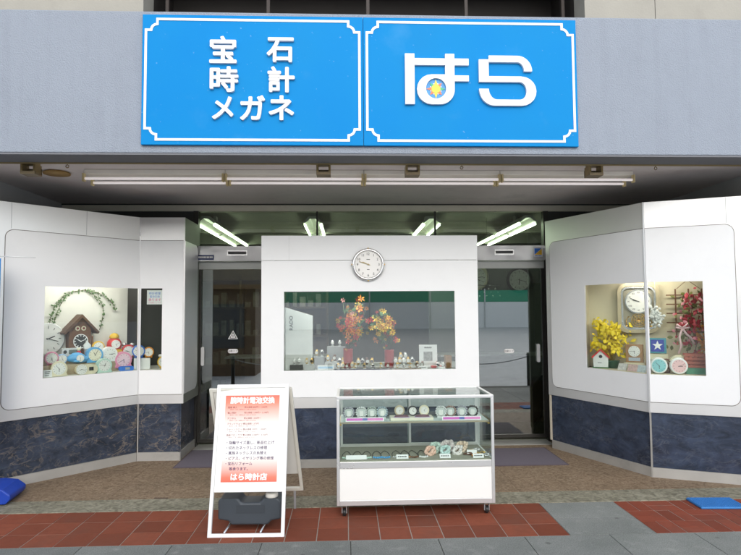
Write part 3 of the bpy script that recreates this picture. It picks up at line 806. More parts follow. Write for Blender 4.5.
# unseen tube lamps added above the window heads to brighten the displays
LITC = mat('added centre tube', (.9, .9, .85), .4, var=0, emit=((1.0, .97, .93), 32.0))
LITW = mat('added display tube', (.9, .9, .85), .4, var=0, emit=((1.0, .95, .90), 17.0))
for Mq, xa, xb, zz, lb in ((ML @ T(0, .12, 0), -.95, -.05, 1.935, 'added unseen tube lamp above the window inside the left display cabinet'), (MBK @ T(0, -.30, 0), .34, .95, 1.935, 'added unseen tube lamp above the window inside the right display cabinet'), (MC @ T(0, .16, 0), -.62, 1.10, 2.075, 'added unseen tube lamp above the window inside the centre display cabinet')):
    t = thing('added_tube_lamp', lb, 'lamp', tuple(Mq @ Vector(((xa + xb) / 2, 0, zz))), 0, 'tube lamps added inside the display cabinets')
    MB(Mq).tube([(xa, 0, zz), (xb, 0, zz)], .013, 10).build('tube', LITC if 'centre' in lb else LITW, t)
    g = MB(Mq); g.box(xa - .02, xb + .02, -.02, .02, zz + .016, zz + .024); g.build('batten', WHITEP, t)

# ------------------------------------------------------------------ wall clock on the centre box
ck = thing('wall_clock', 'round white wall clock with a silver rim on the top band of the centre display', 'clock', (.226, 1.314, 2.098))
g = MB(T(.226, 1.312, 2.098))
rim = [(.168, 0), (.172, .012), (.165, .03), (.150, .036), (.142, .028), (.140, .02)]
MB(T(.226, 1.314, 2.098) @ RX(90)).lathe([(.166, 0), (.172, .012), (.167, .028), (.152, .036), (.143, .030), (.140, .018)], n=48).build('rim', SILVER, ck)
MB(T(.226, 1.314, 2.098)).disc(0, 0, .1405, -.022, -.0185, 48).build('dial', DIAL, ck)
g = MB(T(.226, 1.314, 2.098))
for h in range(1, 13):
    a = R(90 - 30 * h); g.text(str(h), .112 * cos(a), .112 * sin(a), -.0232, size=.036, bold=.01)
for h in range(60):
    a = R(6 * h); g.box(-.001, .001, -.0232, -.0222, .132, .137, M=RY(math.degrees(a)))
g.box(-.018, .018, -.0232, -.0222, .050, .056); g.box(-.013, .013, -.0232, -.0222, -.056, -.050); g.build('numerals', INKBLK, ck)
g = MB(T(.226, 1.314, 2.098)); g.box(-.004, .004, -.027, -.025, -.015, .065, M=RY(-66)); g.box(-.003, .003, -.030, -.028, -.02, .10, M=RY(-72)); g.disc(0, 0, .008, -.032, -.0245, 12); g.build('hands', mat('gilt hands', (.30, .24, .12), .4, .5), ck)
for h in range(4):
    MB(T(.226, 1.314, 2.098) @ RY(90 * h)).ball((0, -.02, .168), .0095).build('stud', GOLD, ck)


# ------------------------------------------------------------------ clocks for the windows
def hands_ticks(t, M, r, y):
    h0 = random.uniform(0, 360)
    g = MB(M)
    for h in range(12):
        g.box(-r * .022, r * .022, y - .0008, y - .0002, r * .74, r * .9, M=RY(30 * h))
    g.build('numerals', INKBLK, t)
    g = MB(M); g.box(-r * .035, r * .035, y - .0022, y - .0012, -r * .12, r * .5, M=RY(h0)); g.box(-r * .025, r * .025, y - .0034, y - .0024, -r * .15, r * .74, M=RY(h0 * 12 % 360)); g.build('hands', INKBLK, t)


CG = 'clocks in the left display window'


def round_clock(label, x, y, z, r, m, rz=38, bells=None, feet=True, dome=False, group=CG, dialm=DIAL, flat=False):
    r *= 1.13
    t = thing('alarm_clock', label, 'clock', (x, y, z), rz, group)
    Mx = T(x, y, z) @ RZ(rz); c = r + (.008 if feet else 0)
    Mc = Mx @ T(0, 0, c)
    if dome:
        pts = [(r * cos(R(a)), r * sin(R(a))) for a in range(-30, 211, 12)] + [(-r * 1.05, -r * .98), (r * 1.05, -r * .98)]
        MB(Mc).prism(pts[::1], -r * .45, r * .55).build('case', m, t, bev=r * .12)
    else:
        MB(Mc @ RX(90)).lathe([(r * .8, -r * .6), (r * .97, -r * .4), (r, 0), (r * .98, r * .35), (r * .88, r * .46), (r * .82, r * .42)], n=28).build('case', m, t)
    yd = -r * .47
    MB(Mc).disc(0, 0, r * .78, yd, yd + .004, 28).build('dial', dialm, t)
    hands_ticks(t, Mc, r * .78, yd)
    if feet:
        for sx in (-1, 1): MB(Mx).ball((sx * r * .5, 0, .010), .011).build('foot', m, t)
    if bells:
        for sx in (-1, 1): MB(Mc).ball((sx * r * .55, 0, r * 1.02), r * .34, sz=.75).build('bell', bells, t)
    return t


# left window, front row (deck at .985)
round_clock('cream round alarm clock in the front row by the left end of the window', -2.875, 1.205, .984, .066, CREAM, 30, feet=False, dome=True)
t = thing('price_label', 'small white label block at the left end of the left window', 'label', (-2.945, 1.125, .984), 35)
Mx = T(-2.945, 1.125, .984) @ RZ(35)
MB(Mx).prism(rect(-.038, .038, 0, .07), -.01, .01).build('block', PAPER, t); g = MB(Mx)
for k in range(3): g.box(-.026, .022 - .006 * k, -.0112, -.0101, .050 - k * .018, .056 - k * .018)
g.build('lettering', INKBLK, t)
# clock radio
t = thing('clock_radio', 'long cream desk clock with round dial and small square screen in the front row', 'clock', (-2.683, 1.385, .984), 38, CG); Mx = T(-2.683, 1.385, .984) @ RZ(38)
MB(Mx).prism(rrect(-.105, .105, 0, .095, .045), -.02, .04).build('case', CREAM, t, bev=.006)
MB(Mx).disc(-.052, .052, .052, -.03, -.0205, 28).build('dial', DIAL, t); hands_ticks(t, Mx @ T(-.052, 0, .052), .05, -.0305)
MB(Mx).prism(rect(.02, .062, .035, .072), -.024, -.0205).build('screen', BLACK, t)
round_clock('pale mint round alarm clock in the front row', -2.562, 1.515, .984, .066, MINT, 38, feet=False, dome=True)
t = thing('digital_clock', 'small cobalt blue digital clock lying in the front row', 'clock', (-2.395, 1.70, .984), 32, CG); Mx = T(-2.395, 1.69, .984) @ RZ(32)
MB(Mx).prism(rrect(-.075, .075, 0, .048, .018), -.02, .03).build('case', DBLUE, t, bev=.005); MB(Mx).prism(rect(-.012, .035, .012, .036), -.0225, -.0205).build('screen', GREY, t)
tag(MB(T(-2.285, 1.86, .984) @ RZ(20)).box(-.085, .085, -.06, .06, 0, .118).build('white_box', WHITEP, bev=.006, org=(-2.285, 1.86, .984)), 'plain white box used as a stand behind the mullion', 'box')
# second row on the low riser (1.086)
round_clock('white and pink round clock on the riser at the left end', -2.985, 1.275, 1.086, .058, PINK, 35)
round_clock('small lilac blue round clock beside the dolphin clock', -2.915, 1.345, 1.086, .045, M_('pale blue plastic', (.32, .48, .72)), 35)
t = thing('dolphin_clock', 'blue whale shaped clock with white belly and tail', 'clock', (-2.80, 1.44, 1.086), 38, CG); Mx = T(-2.80, 1.44, 1.086) @ RZ(38)
g = MB(Mx); g.tube([(-.11, 0, .045), (-.085, 0, .052), (-.04, 0, .062), (.0, 0, .062), (.045, 0, .05), (.08, 0, .045), (.10, 0, .06), (.108, 0, .072)], [.006, .03, .052, .058, .048, .03, .016, .008], 14)
g.ball((.118, 0, .085), .024, sy=.4, sx=1.5, sz=.5); g.ball((-.02, -.055, .03), .022, sy=.5, sx=1.6, sz=.4); g.build('body', BLUE, t)
MB(Mx).disc(.012, .058, .036, -.060, -.050, 24).build('dial', DIAL, t); hands_ticks(t, Mx @ T(.012, 0, .058), .035, -.0605)
t = thing('figurine', 'tiny red and white doll standing behind the whale shaped clock', 'figurine', (-2.83, 1.53, 1.166), 38); Mx = T(-2.83, 1.53, 1.166) @ RZ(38)
MB(Mx).lathe([(.022, 0), (.026, .01), (.02, .04), (.012, .052)], n=14).build('dress', RED, t); MB(Mx).ball((0, 0, .062), .02).build('head', CREAM, t); MB(Mx).ball((0, .004, .068), .02, sz=.8).build('hat', WHITEP, t)
round_clock('bright blue arched alarm clock in the second row', -2.685, 1.565, 1.086, .072, BLUE, 38, dome=True, feet=False, dialm=mat('cream dial', (.75, .70, .55), .4))
round_clock('white arched alarm clock between the blue and pink clocks', -2.575, 1.68, 1.086, .07, WHITEP, 38, dome=True, feet=False)
round_clock('pink arched alarm clock with pink dial', -2.462, 1.765, 1.0, .078, PINK, 35, dome=True, feet=True, dialm=mat('pale pink dial', (.78, .55, .62), .4))
# third row on the high riser (1.166)
t = thing('digital_clock', 'silver digital clock with dark screen on the high riser', 'clock', (-2.905, 1.505, 1.166), 38, CG); Mx = T(-2.905, 1.505, 1.166) @ RZ(38)
MB(Mx).prism(rrect(-.085, .085, 0, .078, .014), -.02, .03).build('case', LGREY, t, bev=.004); MB(Mx).prism(rect(-.02, .07, .018, .06), -.0225, -.0205).build('screen', mat('lcd', (.12, .15, .13), .3), t); MB(Mx).disc(-.055, .04, .018, -.0225, -.0205, 16).build('speaker', BLACK, t)
t = thing('house_ornament', 'small white house ornament with pointed roof below the cuckoo clock', 'ornament', (-2.79, 1.63, 1.166), 38); Mx = T(-2.79, 1.63, 1.166) @ RZ(38)
MB(Mx).prism(rect(-.026, .026, 0, .06), -.025, .025).build('base', GREY, t); MB(Mx).prism([(-.03, .061), (.03, .061), (.034, .10), (0, .14), (-.034, .10)], -.022, .022).build('house', WHITEP, t)
round_clock('yellow round alarm clock on the high riser', -2.71, 1.715, 1.166, .058, YEL, 38)
t = thing('mantel_clock', 'tall red clock with yellow foot and round white dial', 'clock', (-2.59, 1.85, 1.166), 35, CG); Mx = T(-2.59, 1.85, 1.166) @ RZ(35)
MB(Mx).lathe([(.085, 0), (.09, .012), (.085, .03), (.07, .042)], n=24).build('foot', YEL, t)
MB(Mx).lathe([(.068, .042), (.078, .07), (.074, .12), (.055, .15), (.04, .158)], n=24).build('case', RED, t)
MB(Mx).lathe([(.045, .158), (.052, .172), (.046, .195), (.028, .212), (.006, .219)], n=24).build('top_dome', YEL, t)
MB(Mx).disc(0, .098, .045, -.083, -.06, 24).build('dial', DIAL, t); hands_ticks(t, Mx @ T(0, 0, .098), .044, -.0835)
round_clock('silver twin bell alarm clock with a red body', -2.462, 1.925, 1.09, .068, RED, 30, bells=SILVER)
round_clock('blue round alarm clock standing on the white box', -2.325, 1.865, 1.103, .062, DBLUE, 20, bells=None)
round_clock('orange round clock on the white box right of the mullion', -2.225, 1.90, 1.103, .05, ORANGE, 15)
round_clock('yellow clock at the right end of the left window', -2.045, 1.86, .984, .06, YEL, 10, bells=WHITEP)
MATS['cream dial']
# large white wall clock and the cuckoo clock on the backdrop
t = thing('wall_clock', 'large plain white round clock hung low at the left of the left window', 'clock', (-3.10, 1.43, 1.35), 46.2, CG); Mx = ML @ T(-.77, .455, 1.345)
MB(Mx @ RX(90)).lathe([(.165, 0), (.168, .02), (.155, .035), (.148, .028)], n=40).build('rim', WHITEP, t); MB(Mx).disc(0, 0, .149, -.031, -.024, 40).build('dial', DIAL, t); hands_ticks(t, Mx, .14, -.032)
t = thing('cuckoo_clock', 'dark wooden cuckoo clock with pitched roof and black dial', 'clock', (-2.89, 1.66, 1.37), 46.2, CG); Mx = ML @ T(-.475, .455, 1.175) @ Matrix.Scale(.93, 4)
MB(Mx).prism([(-.115, 0), (.115, 0), (.125, .28), (0, .42), (-.125, .28)], -.11, 0).build('case', WOOD, t, bev=.004)
g = MB(Mx); g.prism([(-.20, .245), (-.185, .225), (0, .415), (.185, .225), (.20, .245), (0, .455)], -.16, .0); g.build('roof', mat('dark roof wood', (.09, .04, .02), .55, var=.3, vscale=25), t, bev=.003)
g = MB(Mx); g.box(-.15, .15, -.14, -.0, -.022, -.001); g.box(-.135, -.12, -.14, -.12, 0, .20); g.box(.12, .135, -.14, -.12, 0, .20)
for k in range(7): g.box(-.12 + k * .037, -.11 + k * .037, -.137, -.125, 0, .04)
g.build('balcony', WOOD, t)
MB(Mx).disc(0, .145, .082, -.122, -.1105, 32).build('dial', BLACK, t)
g = MB(Mx @ T(0, 0, .145))
for h in range(12): g.box(-.004, .004, -.1245, -.1225, .055, .074, M=RY(30 * h))
g.box(-.004, .004, -.127, -.125, -.01, .045, M=RY(-60)); g.box(-.003, .003, -.129, -.1275, -.01, .062, M=RY(70)); g.ring(0, 0, .082, .008, -.126, -.1225); g.build('numerals', WHITEINK, t)
g = MB(Mx); g.disc(-.034, .292, .026, -.118, -.1105, 20); g.disc(.034, .292, .026, -.118, -.1105, 20); g.parts('owl_windows', CREAM, t)
g = MB(Mx); g.disc(-.034, .292, .014, -.121, -.1185, 16); g.disc(.034, .292, .014, -.121, -.1185, 16); g.parts('window_holes', mat('dark red', (.20, .02, .02), .5), t)


def leafset(M, pts, size, spread, n, norm=None):
    g = MB(M)
    for _ in range(n):
        p = random.choice(pts); c = Vector(p) + Vector((random.gauss(0, spread), random.gauss(0, spread * .6), random.gauss(0, spread)))
        q = Matrix.Rotation(random.uniform(0, 6.28), 4, 'Y') @ Matrix.Rotation(random.uniform(-.8, .8), 4, 'X') @ Matrix.Rotation(random.uniform(-.8, .8), 4, 'Z')
        s = size * random.uniform(.6, 1.25)
        vs = [(0, 0, -s), (s * .55, s * .12, -s * .25), (s * .5, .0, s * .35), (0, -s * .1, s), (-s * .5, 0, s * .35), (-s * .55, s * .12, -s * .25)]
        g.add(vs, [(0, 1, 2, 3), (0, 3, 4, 5)], M=T(*c) @ q)
    return g


LEAFG = mat('ivy leaf', (.075, .17, .05), .55, var=.4, vscale=30)
arcp = [(-.76 + .0, 0, 1.46), (-.75, 0, 1.56), (-.71, 0, 1.68), (-.63, 0, 1.79), (-.52, 0, 1.845), (-.40, 0, 1.86), (-.28, 0, 1.84), (-.17, 0, 1.79), (-.10, 0, 1.72), (-.06, 0, 1.63)]
dn = [(-.40, 0, 1.855), (-.28, 0, 1.79), (-.21, 0, 1.70), (-.20, 0, 1.60), (-.22, 0, 1.50), (-.24, 0, 1.42)]
dl = [(-.60, 0, 1.80), (-.655, 0, 1.70), (-.69, 0, 1.60), (-.72, 0, 1.50)]
t = thing('ivy_garland', 'green ivy garland arched above the cuckoo clock', 'garland', (-2.9, 1.66, 1.5), 46.2)
MV = ML @ T(0, .43, 0)
g = MB(MV)
for pp in (arcp, dn, dl): g.tube(pp, .003, 5)
g.build('stem', mat('vine stem', (.09, .08, .03), .7), t)


def fine(pp, k=6): return [tuple(Vector(pp[i]).lerp(Vector(pp[i + 1]), j / k)) for i in range(len(pp) - 1) for j in range(k)]


leafset(MV, fine(arcp) + fine(dn) + fine(dl), .0135, .010, 230).build('leaves', LEAFG, t)
t = thing('paper_notice', 'white notice with dark and pink lines stuck inside the left window glass', 'notice', (-2.11, 1.735, 1.70))
Mx = T(-2.112, 1.733, 1.70)
MB(Mx).box(-.085, .085, -.002, .0, 0, .155).build('sheet', PAPER, t)
g = MB(Mx); g.text('時計修理', 0, .12, -.003, size=.032); g.text('電池交換', 0, .085, -.003, size=.028); g.build('lettering', DBLUE, t)
g = MB(Mx); g.text('承ります', 0, .05, -.003, size=.035, bold=.02); g.text('お気軽にどうぞ', 0, .018, -.003, size=.02); g.build('lettering', PINK, t)

# ------------------------------------------------------------------ right window
t = thing('birdhouse', 'small white birdhouse with red roof at the left of the right window', 'birdhouse', (2.735, 1.455, .984), -20); Mx = T(2.735, 1.44, .984) @ RZ(-25)
g = MB(Mx); g.prism([(-.072, .012), (.072, .012), (.078, .125), (0, .195), (-.078, .125)], -.055, .055); g.build('house', WHITEP, t, bev=.003)
g = MB(Mx); g.prism([(-.09, .118), (-.085, .105), (0, .188), (.085, .105), (.09, .118), (0, .208)], -.07, .07); g.build('roof', RED, t)
g = MB(Mx); g.disc(0, .125, .018, -.058, -.0555, 16); g.box(-.03, .01, -.058, -.0555, .055, .06); g.parts('entry_hole', BLACK, t)
MB(Mx).box(-.085, .085, -.065, .065, 0, .0115).build('base', mat('green base', (.05, .16, .05), .6), t)
t = thing('yellow_bouquet', 'bushy yellow artificial leaves in a green pot', 'flowers', (2.85, 1.41, .984)); Mx = T(2.845, 1.40, .984)
MB(Mx).lathe([(.055, 0), (.072, .075), (.078, .08), (.07, .082)], n=20).build('pot', mat('dark green pot', (.03, .10, .06), .4), t)
g = MB(Mx); tips = []
for k in range(34):
    a = random.uniform(0, 6.28); r_ = random.uniform(.02, .21); h = random.uniform(.12, .44) - r_ * .3
    e = (r_ * cos(a), r_ * sin(a) * .7, .08 + h); g.tube([(0, 0, .06), (e[0] * .4, e[1] * .4, .06 + h * .55), e], .0025, 4)
    tips += [e, tuple(Vector(e) * .85 + Vector((0, 0, .02)))]
g.build('stems', mat('yellow stem', (.45, .30, .03), .6), t)
leafset(Mx, tips, .028, .03, 520).build('leaves', mat('yellow leaf', (.90, .66, .02), .55, var=.2, vscale=40), t)
# ornate clock
t = thing('wall_clock', 'large silver and cream pendulum wall clock with rounded corners behind the yellow leaves', 'clock', (3.10, 1.35, 1.62), -30.6); Mx = T(3.115, 1.335, 1.625) @ RZ(-28)
W2, H2 = .205, .265
MB(Mx).prism([rrect(-W2, W2, -H2, H2, .10, 10), rrect(-W2 + .035, W2 - .035, -H2 + .035, H2 - .035, .075, 10)[::-1]], -.05, .02).build('frame', mat('cream gilt frame', (.55, .46, .30), .3, .4), t, bev=.008)
MB(Mx).prism([rrect(-W2 + .036, W2 - .036, -H2 + .036, H2 - .036, .074, 10), rrect(-W2 + .055, W2 - .055, -H2 + .055, H2 - .055, .06, 10)[::-1]], -.035, .015).build('inner_frame', SILVER, t, bev=.005)
MB(Mx).prism(rrect(-W2 + .03, W2 - .03, -H2 + .03, H2 - .03, .07, 10), .0, .012).build('back_plate', mat('champagne plate', (.40, .36, .27), .35, .3), t)
MB(Mx @ T(0, 0, .07)).disc(0, 0, .118, -.025, -.002, 40).build('dial', DIAL, t); MB(Mx @ T(0, 0, .07)).ring(0, 0, .13, .012, -.032, -.002, 40).build('dial_rim', SILVER, t)
g = MB(Mx @ T(0, 0, .07))
for h in range(1, 13):
    a = R(90 - 30 * h); g.text(['I', 'II', 'III', 'IIII', 'V', 'VI', 'VII', 'VIII', 'IX', 'X', 'XI', 'XII'][h - 1], .095 * cos(a), .095 * sin(a), -.0262, size=.026, bold=.01)
g.build('numerals', INKBLK, t)
g = MB(Mx @ T(0, 0, .07)); g.box(-.004, .004, -.030, -.028, -.01, .055, M=RY(-75)); g.box(-.003, .003, -.033, -.031, -.01, .085, M=RY(-66)); g.build('hands', INKBLK, t)
g = MB(Mx @ T(0, 0, -.13))
for k in range(3): g.ring(0, 0, .075 - k * .022, .008, -.022 - k * .004, -.002, 28)
for k in range(8): a = k * pi / 4; g.tube([(0, -.018, 0), (.07 * cos(a), -.018, .07 * sin(a))], .004, 6)
for sx in (-1, 1):
    g.tube([(sx * .12, -.01, -.06), (sx * .125, -.015, .0), (sx * .10, -.015, .04), (sx * .085, -.015, .03)], .006, 6); g.ball((sx * .12, -.02, -.065), .016)
g.build('pendulum', GOLD, t)
t = thing('table_clock', 'small square oak table clock with round white dial', 'clock', (2.99, 1.20, 1.06), -35); Mx = T(2.99, 1.20, 1.062) @ RZ(-35)
MB(Mx).box(-.10, .10, -.045, .05, -.078, -.001).build('plinth', CREAMW, t)
MB(Mx).prism(rect(-.082, .082, 0, .185), -.03, .03).build('case', WOODL, t, bev=.004); MB(Mx).disc(0, .115, .056, -.036, -.0305, 28).build('dial', DIAL, t); hands_ticks(t, Mx @ T(0, 0, .115), .054, -.0365)
MB(Mx).prism(rect(-.055, .055, .015, .05), -.033, -.0305).build('plate', mat('silver blue plate', (.45, .5, .58), .3), t)
# stacked printed leaflets and glassware at the sill
PRN = [mat('leaflet ' + n, c, .5, var=.5, vscale=45) for n, c in (('pale', (.62, .60, .58)), ('rosy', (.60, .42, .40)), ('bluish', (.45, .52, .55)))]
for k, (x, y, w) in enumerate(((2.835, 1.18, .10), (2.885, 1.06, .11), (2.93, .97, .09))):
    tag(MB(T(x, y, .984) @ RZ(-62) @ RX(-24)).box(-w / 2, w / 2, -.0, .012, 0, .075).build('leaflet', PRN[k], org=(x, y, .984)), ['pale printed leaflet leaning at the sill by the birdhouse', 'rosy printed leaflet leaning at the sill before the oak clock', 'bluish printed leaflet at the sill next to the mullion'][k], 'leaflet', 'leaflets on the right window sill')
t = thing('tile_picture', 'square cobalt blue tile with a white star on a stand', 'tile', (3.13, 1.01, 1.16), -25); Mx = T(3.13, 1.01, 1.165) @ RZ(-25) @ RX(-6)
MB(T(3.13, 1.01, .984) @ RZ(-25)).box(-.09, .09, -.02, .10, 0, .176).build('stand', CREAMW, t)
MB(Mx).box(-.08, .08, -.03, -.01, .0, .155).build('frame', mat('teal glass frame', (.05, .25, .30), .15), t, bev=.004)
MB(Mx).box(-.06, .06, -.034, -.0305, .018, .137).build('tile', mat('cobalt tile', (.02, .04, .32), .2, var=.4, vscale=40), t)
st = [((.05 if i % 2 == 0 else .02) * cos(R(90 + 36 * i)), .078 + (.05 if i % 2 == 0 else .02) * sin(R(90 + 36 * i))) for i in range(10)]
MB(Mx).prism(st, -.037, -.0345).build('star', DIAL, t)
t = thing('glass_dish', 'green glass dish in front of the blue tile', 'dish', (3.07, .935, .984)); MB(T(3.07, .935, .984)).lathe([(.03, 0), (.012, .03), (.012, .085), (.04, .10), (.058, .13), (.05, .128)], n=22).build('bowl', mat('green glassware', (.06, .30, .16), .12, coat=.5), t)
t = thing('wicker_ball', 'brown wicker ball beside the round plate clocks', 'ornament', (3.155, .90, .984)); g = MB(T(3.155, .90, 1.06))
for k in range(9):
    q = RZ(k * 40) @ RX(20 + k * 17); g.tube([tuple(q @ Vector((.06 * cos(a * pi / 8), .06 * sin(a * pi / 8), 0))) for a in range(16)], .005, 5, True)
g.build('weave', WOOD, t); MB(T(3.155, .90, .984)).lathe([(.03, 0), (.035, .02)], n=14).build('ring_base', WOOD, t)
RG = 'round clocks at the front of the right window'
round_clock('cream patterned round plate clock behind the pink one', 3.25, .86, .984, .075, mat('cream plate', (.62, .58, .40), .4, var=.4, vscale=60), -20, group=RG)
round_clock('white round clock with a teal centre in the right window', 3.045, .845, .984, .07, WHITEP, -20, group=RG, feet=False, dialm=mat('teal dial', (.25, .55, .58), .4))
round_clock('white round clock with a pink centre in the right window', 3.205, .775, .984, .07, WHITEP, -20, group=RG, feet=False, dialm=mat('pink dial', (.78, .50, .50), .4))
# trellis with leaves
t = thing('trellis', 'brown wooden trellis hung on a string at the right of the right window', 'trellis', (3.52, 1.10, 1.4), -30); Mx = T(3.515, 1.10, 1.58) @ RZ(-28)
g = MB(Mx)
for k in range(5): g.box(-.20, .19, -.012, .0, -.21 + k * .095, -.198 + k * .095)
for k in range(3): g.box(-.12 + k * .12, -.105 + k * .12, -.022, -.0125, -.24, .24)
g.build('slats', WOOD, t)
MB(Mx).tube([(-.10, -.015, .24), (-.0, -.015, .33), (.11, -.015, .24)], .003, 5).build('string', WOOD, t)
t = thing('autumn_vine', 'red and green artificial vine trailing over the trellis', 'plant', (3.42, .93, 1.06)); Mx = T(3.455, .965, 0) @ RZ(-24)
rt = [(random.gauss(.02, .075), random.gauss(0, .02), random.uniform(1.15, 1.75)) for _ in range(60)]
g = MB(Mx)
for dx in (-.05, .02, .09): g.tube([(dx, 0, 1.1), (dx + .03, -.01, 1.3), (dx - .02, 0, 1.5), (dx + .02, 0, 1.76)], .004, 5)
g.build('stem', WOOD, t)
leafset(Mx, rt, .028, .03, 120).build('leaves', mat('crimson leaf', (.50, .05, .07), .55, var=.5, vscale=30), t)
leafset(Mx, rt, .028, .035, 75).build('leaves', mat('olive leaf', (.16, .17, .04), .55, var=.4, vscale=30), t)
leafset(Mx, rt, .024, .03, 45).build('blossoms', mat('rose petal', (.82, .30, .36), .55, var=.3, vscale=30), t)
leafset(Mx, [(.09, -.01, 1.2 + k * .05) for k in range(5)], .026, .025, 40).build('leaves', mat('amber leaf', (.65, .26, .03), .55, var=.3), t)
t = thing('ribbon', 'pale pink ribbon bow tied on the red vine', 'ribbon', (3.32, .90, 1.30)); Mx = T(3.33, .90, 0) @ RZ(-24); g = MB(Mx)
for pp in ([(0, 0, 1.42), (-.03, -.01, 1.34), (-.015, 0, 1.25), (-.04, 0, 1.17)], [(0, 0, 1.42), (.035, -.01, 1.36), (.07, 0, 1.33), (.10, 0, 1.27)], [(0, 0, 1.42), (-.05, -.01, 1.46), (-.06, 0, 1.43), (0, 0, 1.42)], [(0, 0, 1.42), (.05, -.01, 1.47), (.065, 0, 1.43), (0, 0, 1.42)]):
    g.tube(pp, .011, 6)
g.build('bow', mat('ribbon satin', (.80, .55, .56), .35), t)
t = thing('planter_basket', 'terracotta lattice basket on a green box at the right end of the right window', 'basket', (3.385, .785, .984), -23.7); Mx = T(3.385, .80, .984) @ RZ(-23.7)
MB(Mx).box(-.085, .085, -.06, .06, 0, .06).build('box', mat('green card', (.06, .25, .15), .6), t)
g = MB(Mx)
for k in range(4): g.box(-.095, .095, -.07, -.06, .063 + k * .036, .085 + k * .036); g.box(-.095, .095, .06, .07, .063 + k * .036, .085 + k * .036)
for k in range(5): g.box(-.095 + k * .0425, -.075 + k * .0425, -.06, -.05, .063, .195)
g.box(-.10, .10, -.05, .05, .063, .16); g.build('lattice', mat('terracotta', (.38, .10, .06), .6, var=.2), t)
t = thing('reflection_tuft', 'white reflection built as a cotton tuft hanging right of the mullion', 'ornament', (3.13, 1.03, 1.5)); g = MB(T(3.135, 1.03, 1.53))  # pale reflection in the glass, given solid shape as a tuft
for k in range(170): g.ball((random.gauss(0, .026), random.gauss(0, .02), random.gauss(0, .045)), random.uniform(.009, .019), 8, 5)
g.build('fluff', mat('soft white', (.78, .78, .76), .9, bump=.6, bscale=90), t); MB().tube([(3.135, 1.03, 1.60), (3.135, 1.03, 1.96)], .0015, 5).build('thread', PAPER, t)

# ------------------------------------------------------------------ centre window
t = thing('lettered_board', 'tall white slanted panel with sideways black lettering at the left of the centre window', 'display panel', (-.5, 1.5, 1.0)); Mx = T(-.645, 1.42, 0) @ RZ(32)
MB(Mx).prism([(0, .998), (.325, .998), (.325, 1.565), (0, 1.655)], 0, .03).build('panel', mat('satin white panel', (.74, .76, .75), .3), t, bev=.003)
g = MB(Mx @ T(.062, -.001, 1.49) @ RY(-90)); g.text('RADO', 0, 0, -.001, fit=(.15, .042), bold=.01); g.build('lettering', INKBLK, t)
VASE = mat('red lacquer', (.42, .02, .025), .25)


def bouquet(label, x, y, vz, vr, c, rx, rz, n, pal, seed):
    rnd = random.Random(seed)
    t = thing('flower_vase', label, 'flower vase', (x, y, .996)); Mx = T(x, y, 0)
    MB(Mx).lathe([(vr * .85, .997), (vr, 1.01), (vr, vz - .01), (vr * 1.05, vz), (vr * .8, vz - .004)], n=24).build('vase', VASE, t)
    gs = [MB(Mx) for _ in pal]; ge = MB(Mx); stems = MB(Mx)
    for k in range(n):
        a = rnd.uniform(0, 6.28); q = min(1.35, abs(rnd.gauss(0, .62))); cx = c[0] + rx * q * cos(a) + .03 * sin(k * 2.4); cz = c[1] + rz * q * sin(a); cy = rnd.uniform(-.09, .07)
        if k % 2: stems.tube([(rnd.uniform(-.01, .01), 0, vz - .02), (cx * .5, cy * .4, (vz + cz) / 2), (cx, cy + .01, cz)], .002, 4)
        j = rnd.choices(range(len(pal)), [p[1] for p in pal])[0]; s_ = rnd.uniform(.011, .034)
        Q = T(cx, cy, cz) @ Matrix.Rotation(rnd.uniform(-.7, .7), 4, 'X') @ Matrix.Rotation(rnd.uniform(-.7, .7), 4, 'Z') @ Matrix.Rotation(rnd.uniform(0, 1), 4, 'Y')
        for p in range(6):
            b = p * pi / 3 + rnd.uniform(-.15, .15); d = rnd.uniform(.2, .4)
            gs[j].add([(0, 0, 0), (s_ * cos(b - d), -.004, s_ * sin(b - d)), (s_ * 1.4 * cos(b), -.009 + rnd.uniform(-.008, .008), s_ * 1.4 * sin(b)), (s_ * cos(b + d), -.004, s_ * sin(b + d))], [(0, 1, 2, 3)], M=Q)
        ge.add([(s_ * .3 * cos(p * 1.05), -.007, s_ * .3 * sin(p * 1.05)) for p in range(6)], [tuple(range(6))], M=Q)
    stems.build('stems', mat('flower stem', (.05, .10, .03), .6), t)
    for j, p in enumerate(pal): gs[j].build('blossoms', p[0], t)
    ge.build('blossom_centres', mat('flower eye', (.30, .06, .02), .6), t)
    pts = [(c[0] + rx * rnd.gauss(0, .5), rnd.uniform(-.03, .06), c[1] + rz * rnd.gauss(0, .5)) for _ in range(40)]
    leafset(Mx, pts, .035, .02, 50).build('leaves', LEAFG, t)
    return t


PO = mat('orange petal', (.85, .28, .02), .55, var=.2, vscale=40); PY = mat('yellow petal', (.85, .55, .03), .55, var=.2, vscale=40); PR = mat('red petal', (.70, .03, .03), .5, var=.2, vscale=40); PP = mat('pink petal', (.80, .35, .38), .55)
bouquet('left red vase with a tall bouquet of orange and red flowers', .012, 1.55, 1.21, .052, (.055, 1.47), .125, .23, 105, ((PO, 4), (PY, 2), (PR, 4), (PP, .6)), 3)
bouquet('right red vase with a round bouquet of yellow flowers', .46, 1.60, 1.19, .052, (-.06, 1.42), .135, .15, 90, ((PO, 2), (PY, 6), (PR, 2)), 5)
t = thing('framed_card', 'white card with a grey portrait panel and black lettering on an easel', 'card', (.88, 1.56, .996), -4); Mx = T(.88, 1.54, .997) @ RZ(-4) @ RX(-6)
MB(Mx).box(-.098, .098, 0, .015, .0, .245).build('board', PAPER, t, bev=.002)
g = MB(Mx)
for q in range(6): g.box(-.040 + q * .0135, -.031 + q * .0135, -.0022, -.0005, .207, .222)
g.build('lettering', INKBLK, t)
